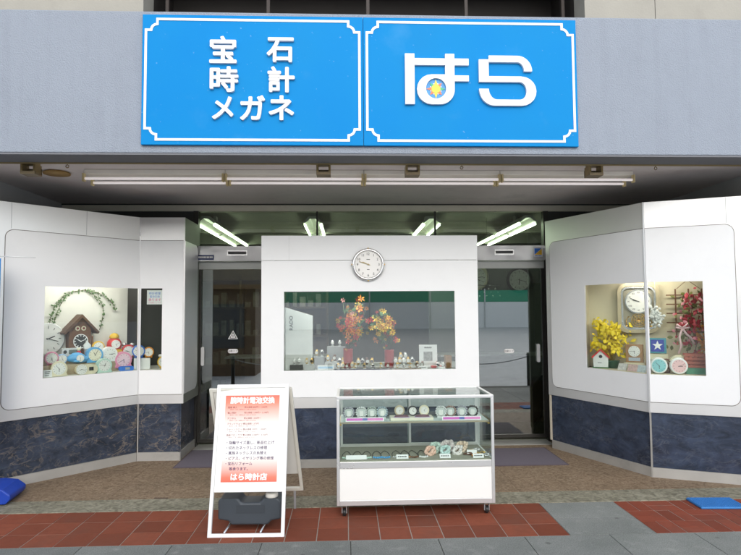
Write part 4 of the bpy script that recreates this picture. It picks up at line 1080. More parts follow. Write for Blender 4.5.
MB(Mx).box(-.05, .045, -.0025, -.0005, .07, .17).build('picture', mat('grey print', (.30, .30, .29), .6, var=.8, vscale=45), t)
MB(Mx).prism([(-.02, .02), (.02, .02), (.0, .18)], .016, .06).build('easel', BLACK, t)


def wristwatch(label, x, y, z, rz, metal, facec, group):
    t = thing('wristwatch', label, 'watch', (x, y, z), rz, group); Mx = T(x, y, z) @ RZ(rz)
    g = MB(Mx)
    pts = [(0, .022 - .024 * cos(R(a)), .034 + .028 * sin(R(a))) for a in range(-150, 151, 25)]
    vs = []; fs = []
    for p in pts: vs += [(-.0085, p[1], p[2]), (.0085, p[1], p[2]), (.0085, p[1] + .0015, p[2] + .0025), (-.0085, p[1] + .0015, p[2] + .0025)]
    for i in range(len(pts) - 1):
        for k in range(4): fs.append((i * 4 + k, i * 4 + (k + 1) % 4, (i + 1) * 4 + (k + 1) % 4, (i + 1) * 4 + k))
    g.add(vs, fs); g.build('strap', metal, t)
    MB(Mx @ T(0, -.004, .036) @ RX(90)).lathe([(.015, 0), (.0175, .002), (.0175, .006), (.015, .008)], n=18).build('case', metal, t)
    MB(Mx @ T(0, -.004, .036)).disc(0, 0, .0135, -.0095, -.0082, 16).build('dial', facec, t)
    MB(Mx).lathe([(.018, 0), (.018, .004), (.006, .008), (.006, .03)], T(0, .02, 0), 12).build('stand', mat('clear acrylic', (.75, .77, .76), .15), t)
    return t


BROWNL = mat('brown leather', (.12, .05, .025), .5)
wm = [(GOLD, DIAL, 'gold'), (SILVER, DIAL, 'silver'), (SILVER, BLACK, 'silver'), (GOLD, BLACK, 'gold'), (BROWNL, DIAL, 'brown strap')]
protos = [wristwatch('first silver watch from the left on the dark block before the lettered panel', -.555, 1.44, 1.05, 8, SILVER, DIAL, 'wristwatches in the centre window')]
WG = 'wristwatches in the centre window'
for k, (a, b, c) in enumerate(wm):
    if k != 1: protos.append(wristwatch('', 0, -50, 0, 0, a, b, WG))
order = ['silver', 'gold', 'silver', 'gold', 'brown strap']
allk = [protos[0], protos[1], protos[2], protos[3], protos[4]]
used = {0}


def put(k, x, y, z, rz, label, sc=1.0):
    M = T(x, y, z) @ RZ(rz) @ Matrix.Scale(sc, 4)
    if k not in used:
        used.add(k); allk[k].matrix_world = M; allk[k]['label'] = label; RM[allk[k].name] = M
        return allk[k]
    return dup(allk[k], None, label=label, M=M)


def block(name, x0, x1, y0, y1, z0, z1, m, label):
    return tag(MB().box(x0, x1, y0, y1, z0, z1).build(name, m, bev=.002, org=((x0 + x1) / 2, (y0 + y1) / 2, z0)), label, 'display block', 'display blocks in the centre window')


block('display_block', -.60, -.465, 1.415, 1.475, .997, 1.05, BLACK, 'black block under the two leftmost watches in the centre window')
block('display_block', -.45, -.345, 1.405, 1.46, .997, 1.048, LGREY, 'pale grey block right of the black block in the centre window')
block('display_block', -.35, -.245, 1.56, 1.66, .997, 1.12, GREY, 'tall grey block behind the price card in the centre window')
block('display_block', -.235, -.10, 1.50, 1.60, .997, 1.065, LGREY, 'low pale block left of the red vases')
block('display_block', -.22, -.02, 1.70, 1.82, .997, 1.22, GREY, 'high grey block at the back left of the vases')
block('display_block', .50, .72, 1.46, 1.55, .997, 1.03, PAPER, 'white block under the watches between the yellow vase and the card')
block('display_block', .56, .66, 1.555, 1.62, .997, 1.075, PAPER, 'small raised white block behind the watches beside the card')
block('display_block', 1.06, 1.125, 1.48, 1.60, .997, 1.125, WOODL, 'oak coloured block at the right end of the centre window')
block('display_block', .10, .30, 1.45, 1.53, .997, 1.028, GREY, 'dark grey block between the two red vases')
put(0, -.505, 1.44, 1.051, 5, 'second silver watch from the left on the black block', 1.15)
put(1, -.425, 1.43, 1.049, 0, 'first gold watch on the pale grey block before the lettered panel', 1.1)
put(3, -.372, 1.43, 1.049, -6, 'second gold watch on the pale grey block before the lettered panel', 1.1)
put(1, -.33, 1.60, 1.121, 0, 'gold watch at the left on the tall grey block', 1.2)
put(2, -.27, 1.60, 1.121, 5, 'silver watch at the right on the tall grey block', 1.2)
put(1, -.205, 1.53, 1.066, 4, 'gold watch on the low pale block left of the vases', 1.25)
put(4, -.135, 1.53, 1.066, -8, 'brown strap watch on the low pale block left of the vases', 1.25)
put(0, -.16, 1.74, 1.221, 0, 'left silver watch on the high grey block', 1.1)
put(0, -.08, 1.74, 1.221, 0, 'right silver watch on the high grey block', 1.1)
for k, x in enumerate((.12, .165, .215, .265)): put((1, 2, 4, 3)[k], x, 1.48, 1.029, random.uniform(-12, 12), f'{ORD[k]} watch from the left on the dark grey block between the vases', 1.3)
for k, x in enumerate((-.10, -.045, .055)): put((2, 1, 1)[k], x, 1.42 + .02 * k, .997, random.uniform(-12, 12), f'{ORD[k]} watch from the left standing on the deck before the left vase', 1.25)
for k, x in enumerate((.52, .565, .61, .655, .70)): put((0, 1, 0, 1, 2)[k], x, 1.485, 1.031, random.uniform(-14, 14), f'{ORD[k]} watch from the left on the white block beside the card', 1.35)
for k, x in enumerate((.585, .635)): put((1, 0)[k], x, 1.585, 1.076, 0, ['left watch on the small raised white block', 'right watch on the small raised white block'][k], 1.3)
for k, x in enumerate((.745, .80, .97, 1.02)): put((3, 4, 2, 0)[k], x, 1.44, .997, random.uniform(-14, 14), ['left watch on the deck before the framed card', 'right watch on the deck before the framed card', 'left watch on the deck right of the framed card', 'right watch on the deck right of the framed card'][k], 1.2)


block('display_mat', -.13, .47, 1.345, 1.40, .9965, 1.004, mat('navy felt', (.025, .03, .07), .9), 'long navy mat along the front edge of the centre window')
block('display_mat', .50, .78, 1.345, 1.395, .9965, 1.004, mat('brown felt', (.20, .12, .06), .9), 'short brown mat at the front of the centre window, right of the navy mat')
for k, x in enumerate((-.09, .0, .09, .18, .27, .36, .43)): put((1, 4, 1, 3, 2, 1, 4)[k], x, 1.372, 1.0045, random.uniform(-20, 20), f'{ORD[k]} watch from the left on the long navy mat', 1.0)
for k, x in enumerate((.53, .60, .67, .74)): put((1, 0, 1, 4)[k], x, 1.37, 1.0045, random.uniform(-20, 20), f'{ORD[k]} watch from the left on the short brown mat', 1.0)
for k, x in enumerate((-.21, -.145, -.08, -.04)): put((0, 1, 2, 1)[k], x, 1.66, 1.0, 0, f'{ORD[k]} watch from the left on the deck at the foot of the high grey block', 1.6)


def price_card(label, x, y, z, w, h, m=PAPER, line=None, rz=0, tilt=-25, txt=None, grp='price cards'):
    t = thing('price_card', label, 'price card', (x, y, z), rz, grp); Mx = T(x, y, z) @ RZ(rz) @ RX(tilt)
    MB(Mx).box(-w / 2, w / 2, 0, .003, 0, h).build('card', m, t)
    if line is not None: MB(Mx).box(-w * .46, w * .46, -.0012, -.0004, h * .3, h * .7).build('stripe', line, t)
    if txt:
        g = MB(Mx)
        for q in range(txt): g.box(-w * .38 + q * w * .76 / txt, -w * .38 + (q + .72) * w * .76 / txt, -.0012, -.0003, h * .38, h * .62)
        g.build('lettering', INKBLK, t)
    return t


price_card('white card with a blue arc stripe at the left of the centre window', -.225, 1.385, .997, .17, .055, PAPER, M_('pale blue stripe', (.35, .55, .75)))
price_card('white price card below the framed card in the centre window', .80, 1.39, .997, .10, .034, txt=6)
price_card('small white card beside the red box in the centre window', 1.0, 1.39, .997, .07, .025)
tag(MB(T(.965, 1.50, .997)).box(-.06, .06, -.03, .03, 0, .022).build('red_box', RED, bev=.003, org=(.965, 1.50, .997)), 'flat red case on the deck right of the framed card', 'box')

# ------------------------------------------------------------------ showcase on castors
before_ = set(bpy.data.objects)
sc = thing('showcase', 'low glass showcase on castors with white lower panel and jewellery inside', 'showcase', (.56, .3, 0))
SX0, SX1, SY0, SY1 = -.085, 1.207, .03, .575
g = MB()
for x in (SX0, SX1 - .024):
    for y in (SY0, SY1 - .024): g.box(x, x + .024, y, y + .024, .045, .895)
g.parts('corner_post', ALUB, sc, bev=.003)
g = MB()
g.box(SX0, SX1, SY0 - .001, SY0 + .024, .896, .920); g.box(SX0, SX1, SY1 - .023, SY1 + .001, .896, .920)
g.box(SX0, SX0 + .024, SY0 + .0245, SY1 - .0235, .896, .920); g.box(SX1 - .024, SX1, SY0 + .0245, SY1 - .0235, .896, .920)
g.parts('top_frame', ALUB, sc, bev=.003)
g = MB(); g.box(SX0 + .0245, SX1 - .0245, SY0 + .002, SY0 + .022, .340, .392); g.box(SX0 + .0245, SX1 - .0245, SY0 + .002, SY0 + .022, .045, .086)
for x0 in (SX0 + .002, SX1 - .022): g.box(x0, x0 + .02, SY0 + .0245, SY1 - .0245, .340, .392); g.box(x0, x0 + .02, SY0 + .0245, SY1 - .0245, .045, .086)
g.parts('rail', ALUB, sc, bev=.002)
g = MB(); g.box(SX0 + .0245, SX1 - .0245, SY0 + .008, SY0 + .018, .0865, .3395); g.box(SX0 + .008, SX0 + .018, SY0 + .0245, SY1 - .0245, .0865, .3395); g.box(SX1 - .018, SX1 - .008, SY0 + .0245, SY1 - .0245, .0865, .3395)
g.box(SX0 + .0245, SX1 - .0245, SY1 - .018, SY1 - .008, .045, .392); g.parts('lower_panel', mat('bright white board', (.84, .84, .81), .35, var=.01), sc)
MB().box(SX0 + .02, SX1 - .02, SY0 + .025, SY1 - .025, .046, .066).build('bottom_board', GREY, sc)
MB().box(SX0 + .0225, SX1 - .0225, SY0 + .0235, SY1 - .0235, .385, .398).build('deck', mat('grey green felt', (.36, .35, .28), .9, var=.1, vscale=30), sc)
g = MB(); g.box(SX0 + .0245, SX1 - .0245, SY0 + .009, SY0 + .014, .392, .896); g.box(SX0 + .009, SX0 + .014, SY0 + .0245, SY1 - .0245, .392, .896); g.box(SX1 - .014, SX1 - .009, SY0 + .0245, SY1 - .0245, .392, .896)
g.box(SX0 + .0245, SX1 - .0245, SY0 + .0245, SY1 - .024, .908, .914)
g.parts('glass_pane', GLASSC, sc)
MB().box(SX0 + .03, SX1 - .03, SY0 + .05, SY1 - .13, .694, .702).build('glass_shelf', mat('shelf glass', (.50, .58, .54), .12, coat=.4), sc)
MB().box(SX0 + .03, SX1 - .03, SY0 + .043, SY0 + .0495, .691, .704).build('shelf_edge', mat('bronze shelf edge', (.36, .31, .22), .4, .3), sc)
g = MB()
for x in (SX0 + .026, SX1 - .040): g.box(x, x + .014, SY0 + .045, SY1 - .12, .676, .6905)
g.parts('shelf_bracket', GOLD, sc)
# sliding mirror doors at the back
for k, (x0, x1, y) in enumerate(((SX0 + .026, .575, SY1 - .05), (.545, SX1 - .026, SY1 - .036))):
    d = MB().box(x0 + .02, x1 - .02, y + .002, y + .006, .425, .87).build('sliding_door', glass('smoked back glass', (.72, .78, .78), .07), sc)
    g = MB(); g.box(x0, x1, y, y + .009, .399, .425); g.box(x0, x1, y, y + .009, .87, .895); g.box(x0, x0 + .02, y, y + .009, .425, .87); g.box(x1 - .02, x1, y, y + .009, .425, .87); g.parts('door_rim', ALUB, d)
for x in (SX0 + .06, SX1 - .06):
    for y in (SY0 + .06, SY1 - .06):
        c = MB(T(x, y + .004, -.0235) @ RY(90)).lathe([(.026, -.014), (.032, -.009), (.032, .009), (.026, .014)], n=22).build('castor', BLACK, sc)
        g = MB(); g.box(x - .021, x - .016, y - .014, y + .014, -.028, .030); g.box(x + .016, x + .021, y - .014, y + .014, -.028, .030); g.box(x - .024, x + .024, y - .022, y + .022, .0305, .0448); g.build('fork', GREY, c)
# bangle watches standing on clear cushions
BG = 'bracelet watches on the glass shelf of the showcase'


def bangle(label, x, y, z, rz, m):
    t = thing('bracelet_watch', label, 'watch', (x, y, z), rz, BG); Mx = T(x, y, z) @ RZ(rz)
    g = MB(Mx)
    for k in range(16):
        a = k * pi / 8; g.ball((.042 * cos(a), .012 * sin(3 * a), .050 + .042 * sin(a)), .0095, 8, 5)
    g.build('band', m, t); MB(Mx @ T(0, 0, .05)).disc(0, 0, .036, -.004, .004, 24).build('cushion', mat('clear cushion', (.58, .62, .60), .2), t)
    MB(Mx).prism(rrect(-.016, .016, .022, .062, .006), -.018, -.0045).build('dial', DIAL, t)
    MB(Mx).box(-.03, .03, -.02, .02, 0, .008).build('foot', MATS['clear acrylic'], t)
    return t


bm = [mat('grey beads', (.42, .42, .46), .25, .3, var=.5, vscale=90), mat('pearl beads', (.66, .67, .66), .2, .2, var=.3, vscale=90), mat('green grey beads', (.34, .40, .36), .25, .3, var=.6, vscale=90), mat('blue grey beads', (.36, .45, .50), .25, .3, var=.6, vscale=90), mat('brown beads', (.30, .20, .16), .25, .2, var=.6, vscale=90), mat('black beads', (.05, .045, .04), .25)]
for k, x in enumerate((.015, .122, .212, .300)): bangle(['grey bracelet watch, leftmost on the glass shelf', 'pearly bracelet watch, second from the left on the shelf', 'green grey bracelet watch above the left purple strip', 'blue beaded bracelet watch above the end of the left purple strip'][k], x, .25, .703, 0, bm[k])
for k, x in enumerate((.805, .886, .985, 1.078)): bangle(['pearly bracelet watch left of the right purple strip', 'brown beaded bracelet watch above the right purple strip', 'pale bracelet watch above the right purple strip', 'black rimmed bracelet watch, rightmost on the glass shelf'][k], x, .25, .703, -18, [bm[1], bm[4], bm[0], bm[5]][k])
tray = tag(MB().box(.36, .72, .11, .24, .7025, .728).build('display_tray', mat('ivory tray', (.72, .68, .55), .5), bev=.003, org=(.54, .17, .7025)), 'long ivory tray in the middle of the glass shelf', 'tray')
for k, (x, y, m, nm) in enumerate(((.445, .215, MATS['cream gilt frame'], 'beige'), (.555, .19, BLACK, 'black'), (.655, .215, CREAM, 'cream'))):
    t = thing('ring_watch', f'round {nm} rimmed pocket watch standing on the ivory tray', 'watch', (x, y, .729)); Mx = T(x, y, .729 + .042)
    MB(Mx).ring(0, 0, .043, .011, -.008, .008).build('rim', m, t); MB(Mx).disc(0, 0, .0325, -.004, .005).build('dial', DIAL, t); hands_ticks(t, Mx, .03, -.0045)
for k, x in enumerate((.455, .63)):
    t = thing('compact_case', ['oval purple brown case lying at the left of the ivory tray', 'oval purple brown case lying at the right of the ivory tray'][k], 'case', (x, .14, .729), 0, 'oval cases on the tray')
    MB(T(x, .135, .7285)).lathe([(.05, 0), (.055, .006), (.05, .014), (.03, .02)], Matrix.Diagonal((1.1, .45, 1, 1)), 24).build('lid', mat('purple brown lacquer', (.13, .05, .07), .25), t)
    MB(T(x, .135, .7285)).box(-.065, .065, -.028, .028, .0, .0035).build('cloth', LILAC, t)
MAG = mat('magenta print', (.52, .06, .42), .4); NAVY = mat('navy stripe', (.05, .06, .32), .4)
for k, (x0, x1) in enumerate(((-.012, .306), (.79, 1.118))):
    t = thing('shelf_strip', ['white and purple label strip at the left of the glass shelf', 'white and purple label strip at the right of the glass shelf'][k], 'label strip', ((x0 + x1) / 2, .10, .703), 0, 'purple label strips'); Mx = T((x0 + x1) / 2, .10, .7045) @ RX(-15); w = (x1 - x0) / 2
    MB(Mx).box(-w, w, 0, .003, 0, .032).build('card', PAPER, t); MB(Mx).box(-w * .95, -w * .12, -.0012, -.0004, .006, .026).build('stripe', MAG, t); MB(Mx).box(-w * .119, w * .14, -.0012, -.0004, .006, .026).build('stripe', NAVY, t); MB(Mx).box(w * .141, w * .95, -.0012, -.0004, .006, .026).build('stripe', mat('pink print', (.62, .16, .45), .4), t)
tag(MB().box(.0, 1.12, .33, .40, .703, .725).build('back_rail', mat('charcoal cushion rail', (.08, .085, .09), .7), bev=.004, org=(.56, .36, .703)), 'dark padded rail behind the watches on the glass shelf', 'rail')
# lower deck: necklaces on cords
COR = mat('black cord', (.03, .025, .02), .6)
pend = [('green', MINT), ('aqua', M_('aqua stone', (.25, .55, .55))), ('green', MINT), ('blue', BLUE), ('blue', BLUE), ('grey', LGREY), ('brown', WOODL), ('brown', WOOD), ('pearl', PAPER)]
for k, x in enumerate((-.005, .085, .165, .25, .32, .415, .49, .555, .635)):
    t = thing('necklace', f'{ORD[k]} cord necklace from the left on the lower deck, {pend[k][0]} pendant', 'necklace', (x, .22, .399), 0, 'necklaces laid out in the showcase')
    zz = .405; g = MB(); g.tube([(x - .038, .16, zz), (x - .034, .24, zz), (x - .012, .32, zz), (x + .006, .34, zz), (x + .022, .30, zz), (x + .036, .22, zz), (x + .03, .15, zz)], .0028, 6); g.build('cord', COR, t)
    g = MB()
    for q in range(5): g.ball((x - .03 + q * .015, .125 - .015 * sin(q * pi / 4), zz), .0085, 8, 6)
    g.build('pendant', pend[k][1], t)
HG = 'hair scrunchies in the showcase'
scr = [mat('peach cloth', (.76, .50, .40), .8, var=.3, vscale=60), mat('mint cloth', (.55, .68, .62), .8, var=.3, vscale=60), mat('rose patterned cloth', (.74, .58, .58), .8, var=.6, vscale=50), mat('aqua cloth', (.50, .66, .64), .8, var=.4, vscale=60), mat('white cloth', (.72, .68, .66), .8, var=.2, vscale=60), mat('cream rose cloth', (.74, .58, .46), .8, var=.4, vscale=60)]
for k, (x, y, r, nm) in enumerate(((.70, .20, .035, 'peach'), (.755, .29, .04, 'mint green'), (.86, .30, .046, 'rose patterned'), (.83, .22, .034, 'aqua'), (.935, .21, .034, 'white'), (.985, .30, .04, 'cream and rose'))):
    g = MB(T(x, y, .40)); rr = random.Random(k)
    for q in range(30):
        a = q * 2 * pi / 15; g.ball((r * cos(a) * rr.uniform(.7, 1.15), r * .6 * sin(a), r * .9 + r * .8 * sin(a * 1.0 + q // 15)), r * rr.uniform(.32, .46), 8, 5)
    tag(g.build('scrunchie', scr[k], org=(x, y, .40)), f'{nm} ruffled scrunchie on the lower deck', 'hair band', HG)
for k, (x, y) in enumerate(((1.02, .19), (1.06, .30), (1.12, .33), (1.14, .22), (1.08, .14), (1.16, .16))):
    g = MB(T(x, y, .405)); a0 = random.uniform(0, 3)
    g.tube([(.036 * cos(a * pi / 6 + a0), .03 * sin(a * pi / 6 + a0), .004 * sin(a)) for a in range(11)], .0055, 6); g.ball((.02, -.02, .006), .012, 8, 6)
    tag(g.build('brooch', [BROWNL, GOLD, SILVER, GOLD, ORANGE, SILVER][k], org=(x, y, .40)), ['brown curved brooch beside the white scrunchie', 'gold curved brooch behind the price card at the right', 'silver curved brooch at the back right of the lower deck', 'gold curved brooch at the right of the lower deck', 'amber curved brooch at the front right of the lower deck', 'silver curved brooch at the front right corner'][k], 'brooch', 'brooches in the showcase')
for k, (x, y, w, lb) in enumerate(((.075, .085, .17, 'long pale card under the first necklaces'), (.455, .085, .10, 'white price card under the brown necklaces'), (.81, .085, .09, 'white price card under the scrunchies'), (1.06, .21, .085, 'white price card among the brooches at the back'), (1.085, .075, .09, 'white price card at the right front of the lower deck'))):
    price_card(lb, x, y, .3995, w, .036, txt=(0, 5, 5, 0, 6)[k], tilt=-35, grp='price cards in the showcase')

SHIFT = T(-.002, -.157, .054) @ Matrix.Scale(.967, 4)
for o_ in list(bpy.data.objects):
    if o_ not in before_ and o_.parent is None: o_.matrix_world = SHIFT @ RM[o_.name]
# ------------------------------------------------------------------ A-board
ab = thing('sandwich_board', 'white A-frame board with a red and white price poster and water tank', 'sandwich board', (-.73, -.2, 0))
ang = math.degrees(math.atan2(.27, 1.05))
MF = T(-.732, -.465, .003) @ RZ(-1.5) @ RX(-ang); HB = 1.088; HW = .276
g = MB(MF); g.prism([rect(-HW, HW, 0, HB), rect(-HW + .026, HW - .026, .026, HB - .026)[::-1]], 0, .028); g.box(-HW + .0265, HW - .0265, .002, .026, .305, .330); g.build('front_frame', WHITEP, ab, bev=.003)
MB(MF).box(-HW + .0265, HW - .0265, .010, .016, .3305, HB - .0265).build('panel', mat('opal panel', (.78, .79, .76), .25), ab)
# poster keeps its print in its own object space: build it in board coordinates
po = MB().prism([rect(-.206, .206, .375, 1.005)], .0075, .0095).build('poster', poster_mat('red and white print'), None)
po.parent = ab; po.matrix_parent_inverse = I4; po.matrix_local = T(.73, .2, 0) @ MF; RM[po.name] = MF @ I4
po_root = po


def on_poster(g, nm, m):
    """lettering as a sub-part of the poster, in the poster's own coordinates."""
    o = g.build(nm, m, None); o.parent = po; o.matrix_parent_inverse = I4; return o


g = MB(); g.text('腕時計電池交換', 0, .968, .0070, fit=(.34, .052), bold=.035); on_poster(g, 'heading', WHITEINK)
g = MB(); g.text('はら時計店', .0, .412, .0070, fit=(.27, .052), bold=.04); on_poster(g, 'heading', WHITEINK)
g = MB()
rows = [('国産 婦人', '税込価格 800円〜 1,050円'), ('輸入時計', '税込価格 1,500円〜 2,100円'), ('デジタル', '税込価格 1,050円〜'), ('ブランドウォッチ', '税込価格 1,575円'), ('クォーツクロック', '税込価格 525円〜 1,050円'), ('高級クロノグラフ', '税込価格 2,100円〜 3,150円')]
for k, (a, b) in enumerate(rows):
    z = .915 - k * .041
    g.text(a, -.185, z, .0070, size=.017, align='l', bold=.012); g.text(b, -.06, z + .001, .0070, size=.0155, align='l', bold=.01); g.text('（電池代・工賃・消費税込み）お渡しまで約10分', -.17, z - .016, .0070, size=.0095, align='l')
g.build
on_poster(g, 'lettering', mat('brown print', (.22, .06, .05), .6, var=0))
g = MB()
for k, a in enumerate(('・指輪サイズ直し、新品仕上げ', '・切れたネックレスの修理', '・真珠ネックレスの糸替え', '・ピアス、イヤリング等の修理', '・宝石リフォーム', '　等承ります。')):
    g.text(a, -.178 if k < 5 else -.150, .655 - k * .0375, .0070, size=.0262, align='l', bold=.018)
on_poster(g, 'lettering', INK)
g = MB(); g.box(-.245, .245, .0062, .0072, .672, .676); on_poster(g, 'crease', PAPER)
# rear leaf, hinges, rods
MR = T(-.752, .125, .003) @ RZ(2) @ RX(16)
g = MB(MR); g.prism([[(-HW + .03, .17), (HW + .115, .17), (HW + .035, 1.065), (-HW - .045, 1.065)], [(-HW + .056, .196), (HW + .087, .196), (HW + .011, 1.039), (-HW - .017, 1.039)][::-1]], -.02, .008); g.build('rear_frame', mat('aged white frame', (.62, .60, .53), .5), ab, bev=.003)
g = MB(MR); g.box(-HW + .06, -HW + .078, -.012, .002, 0, .17); g.box(HW + .035, HW + .053, -.012, .002, 0, .17); g.parts('rear_leg', GREY, ab)
MB(MR).prism([(-HW + .0565, .32), (HW + .075, .32), (HW + .0105, 1.0385), (-HW - .0165, 1.0385)], -.010, -.004).build('rear_panel', mat('opal panel back', (.66, .65, .60), .4), ab)
g = MB()
for x in (-.86, -.60): g.tube([(x - .03, -.44, .028), (x + .01, .11, .045)], .007, 8)
g.parts('stay_rod', SILVER, ab)
tk = thing('water_tank', 'dark slate plastic water weight with white cap inside the A-frame board', 'water tank', (-.735, -.24, .05))
TANK = mat('slate blue plastic', (.05, .06, .072), .45, var=.12)
prof = [(-.235, .075), (-.235, .205), (-.222, .226), (-.085, .226), (-.06, .195), (.075, .195), (.10, .226), (.205, .226), (.23, .205), (.23, .075), (.155, .062), (.135, .034), (-.135, .034), (-.155, .062)]
Mk = T(-.722, -.30, .012) @ RZ(-1.5)
MB(Mk).prism(prof, -.045, .13).build('body', TANK, tk, bev=.014, seg=3)
MB(Mk).box(-.10, .11, -.048, -.0455, .12, .18).build('recess_plate', mat('tank recess', (.04, .048, .058), .5), tk)
MB(Mk @ T(.155, .0, .226)).lathe([(.045, 0), (.047, .005), (.047, .024), (.04, .03), (.01, .032)], n=24).build('cap', mat('cap white', (.68, .66, .60), .5), tk)

# ------------------------------------------------------------------ mats, blue things, small bits
MATP = mat('mauve mat', (.155, .135, .165), .95, var=.25, vscale=120, bump=.8, bscale=260)
for k, (x0, x1, y0, y1, lb) in enumerate(((-1.80, -.91, 1.40, 2.15, 'mauve grey door mat before the left glass door'), (1.40, 2.29, 1.26, 2.0, 'mauve grey door mat before the right glass door'))):
    t = thing('door_mat', lb, 'door mat', ((x0 + x1) / 2, (y0 + y1) / 2, .006), 0, 'door mats')
    MB().box(x0 + .015, x1 - .015, y0 + .015, y1 - .015, .007, .016).build('pile', MATP, t); MB().prism([rect(x0, x1, y0, y1), rect(x0 + .015, x1 - .015, y0 + .015, y1 - .015)[::-1]], .007, .0135, M=Matrix(((1, 0, 0, 0), (0, 0, 1, 0), (0, 1, 0, 0), (0, 0, 0, 1)))).build('edging', mat('mat edging', (.09, .07, .085), .8), t)
BLM = mat('blue rubber', (.035, .20, .52), .55, var=.15)
t = thing('rubber_mat', 'small blue studded rubber mat on the red bricks at right', 'mat', (3.04, .01, .002)); Mx = T(3.04, .015, .003) @ RZ(-3)
MB(Mx).box(-.185, .185, -.118, .118, 0, .016).build('sheet', BLM, t, bev=.004)
g = MB(Mx)
for i in range(22):
    for j in range(14): g.box(-.178 + i * .0163, -.168 + i * .0163, -.112 + j * .0163, -.102 + j * .0163, .0162, .021)
g.build('studs', BLM, t)
bn = thing('banner_stand', 'banner pole on a blue plastic water base at the left edge', 'banner stand', (-3.07, .48, 0))
BLP = mat('cobalt blue tank', (.012, .055, .40), .4, var=.1)
g = MB(T(-3.085, .48, 0) @ RZ(8)); g.prism([(-.22, .01), (.19, .01), (.225, .05), (.225, .085), (.16, .135), (.06, .15), (-.22, .15)], -.17, .17); g.build('base', BLP, bn, bev=.02, seg=3)
MB().tube([(-3.17, .48, .14), (-3.17, .48, 2.45)], .014, 12).build('pole', WHITEP, bn)
MB().tube([(-3.17, .465, 2.122), (-2.73, .445, 2.105)], .0045, 8).build('cross_rod', LGREY, bn)
g = MB(); pts = [(-3.62 + i * .0295 * .98, .47 + .02 * sin(i * 1.1)) for i in range(21)]
vs = []; fs = []
for i, (x, y) in enumerate(pts): vs += [(x, y, .62), (x, y, 2.10), (x, y + .003, 2.10), (x, y + .003, .62)]
for i in range(20):
    for k in range(4): fs.append((i * 4 + k, i * 4 + (k + 1) % 4, i * 4 + 4 + (k + 1) % 4, i * 4 + 4 + k))
g.add(vs, fs, True); g.build('flag', mat('blue flag cloth', (.02, .22, .60), .8), bn)
tag(MB(T(-1.617, .446, .005) @ RZ(-4)).box(-.06, .06, -.012, .012, 0, .004).build('floor_plate', mat('rusty plate', (.09, .055, .04), .7, .2, var=.4, vscale=60), bev=.002, org=(-1.617, .446, .005)), 'small rusty metal plate set in the kerb strip', 'floor plate')

# ------------------------------------------------------------------ inside the shop
t = thing('wall_shelf', 'brown wooden shelf unit inside the shop behind the left door', 'shelf unit', (-1.2, 4.6, .02)); g = MB()
for z in (.3, .75, 1.2, 1.65, 2.1): g.box(-2.4, -.3, 4.5, 4.85, z, z + .03)
for x in (-2.4, -1.7, -1.0, -.33): g.box(x, x + .035, 4.5, 4.85, .02, 2.2)
g.box(-2.4, -.3, 4.86, 4.88, .02, 2.3); g.build('carcass', mat('dim brown shelf', (.13, .085, .045), .5, var=.3, vscale=8), t)
g = MB()
for z in (.33, .78, 1.23, 1.68):
    for k in range(16):
        x = -2.33 + k * .125; h = random.uniform(.08, .26); w = random.uniform(.03, .05); g.box(x - w, x + w, 4.58, 4.68, z, z + h)
g.build('goods', mat('assorted boxes', (.30, .27, .22), .5, var=.9, vscale=9), t)
for k, (x0, x1, lb) in enumerate(((-1.7, -.2, 'dark glass counter inside the shop behind the left door'), (1.3, 3.2, 'dark glass counter inside the shop behind the right door'))):
    t = thing('shop_counter', lb, 'counter', ((x0 + x1) / 2, 3.7, .02), 0, 'counters inside the shop')
    MB().box(x0, x1, 3.5, 3.95, .02, .6).build('base', mat('counter wood', (.10, .065, .04), .45), t); MB().box(x0, x1, 3.5, 3.95, .601, .95).build('glass_box', GLASSC, t); MB().box(x0 - .01, x1 + .01, 3.49, 3.96, .951, .975).build('top', ALUB, t)
for k, (x, z, m, lb) in enumerate(((2.05, 2.12, CREAM, 'pale round clock high inside the shop behind the right door'), (2.75, 2.08, BLACK, 'black rimmed round clock high inside the shop behind the right door'))):
    t = thing('wall_clock', lb, 'clock', (x, 4.4, z), 0, 'clocks inside the shop'); Mx = T(x, 4.4, z)
    MB(Mx @ RX(90)).lathe([(.20, 0), (.21, .03), (.18, .05), (.165, .03)], n=32).build('rim', m, t); MB(Mx).disc(0, 0, .168, -.032, -.02, 32).build('dial', DIAL, t); hands_ticks(t, Mx, .16, -.033)
t = thing('hanging_rack', 'small rack of glittering pendants hanging inside behind the right door', 'rack', (1.95, 3.2, 1.7)); g = MB(); g.tube([(1.75, 3.2, 1.95), (2.15, 3.2, 1.95)], .006, 6); g.tube([(1.95, 3.2, 1.95), (1.95, 3.2, 2.89)], .003, 6)
g.build('bar', SILVER, t); g = MB()
for k in range(12): g.ball((1.77 + k * .032, 3.2, 1.9 - .05 * (k % 3)), .014, 8, 6)
g.build('pendants', CHROME, t)
tag(MB().box(1.3, 4.4, 4.42, 4.5, .02, 2.5).build('partition_wall', mat('grey partition', (.20, .21, .20), .7), org=(2.8, 4.46, 0)), 'grey partition inside the shop carrying the two round clocks', 'partition')

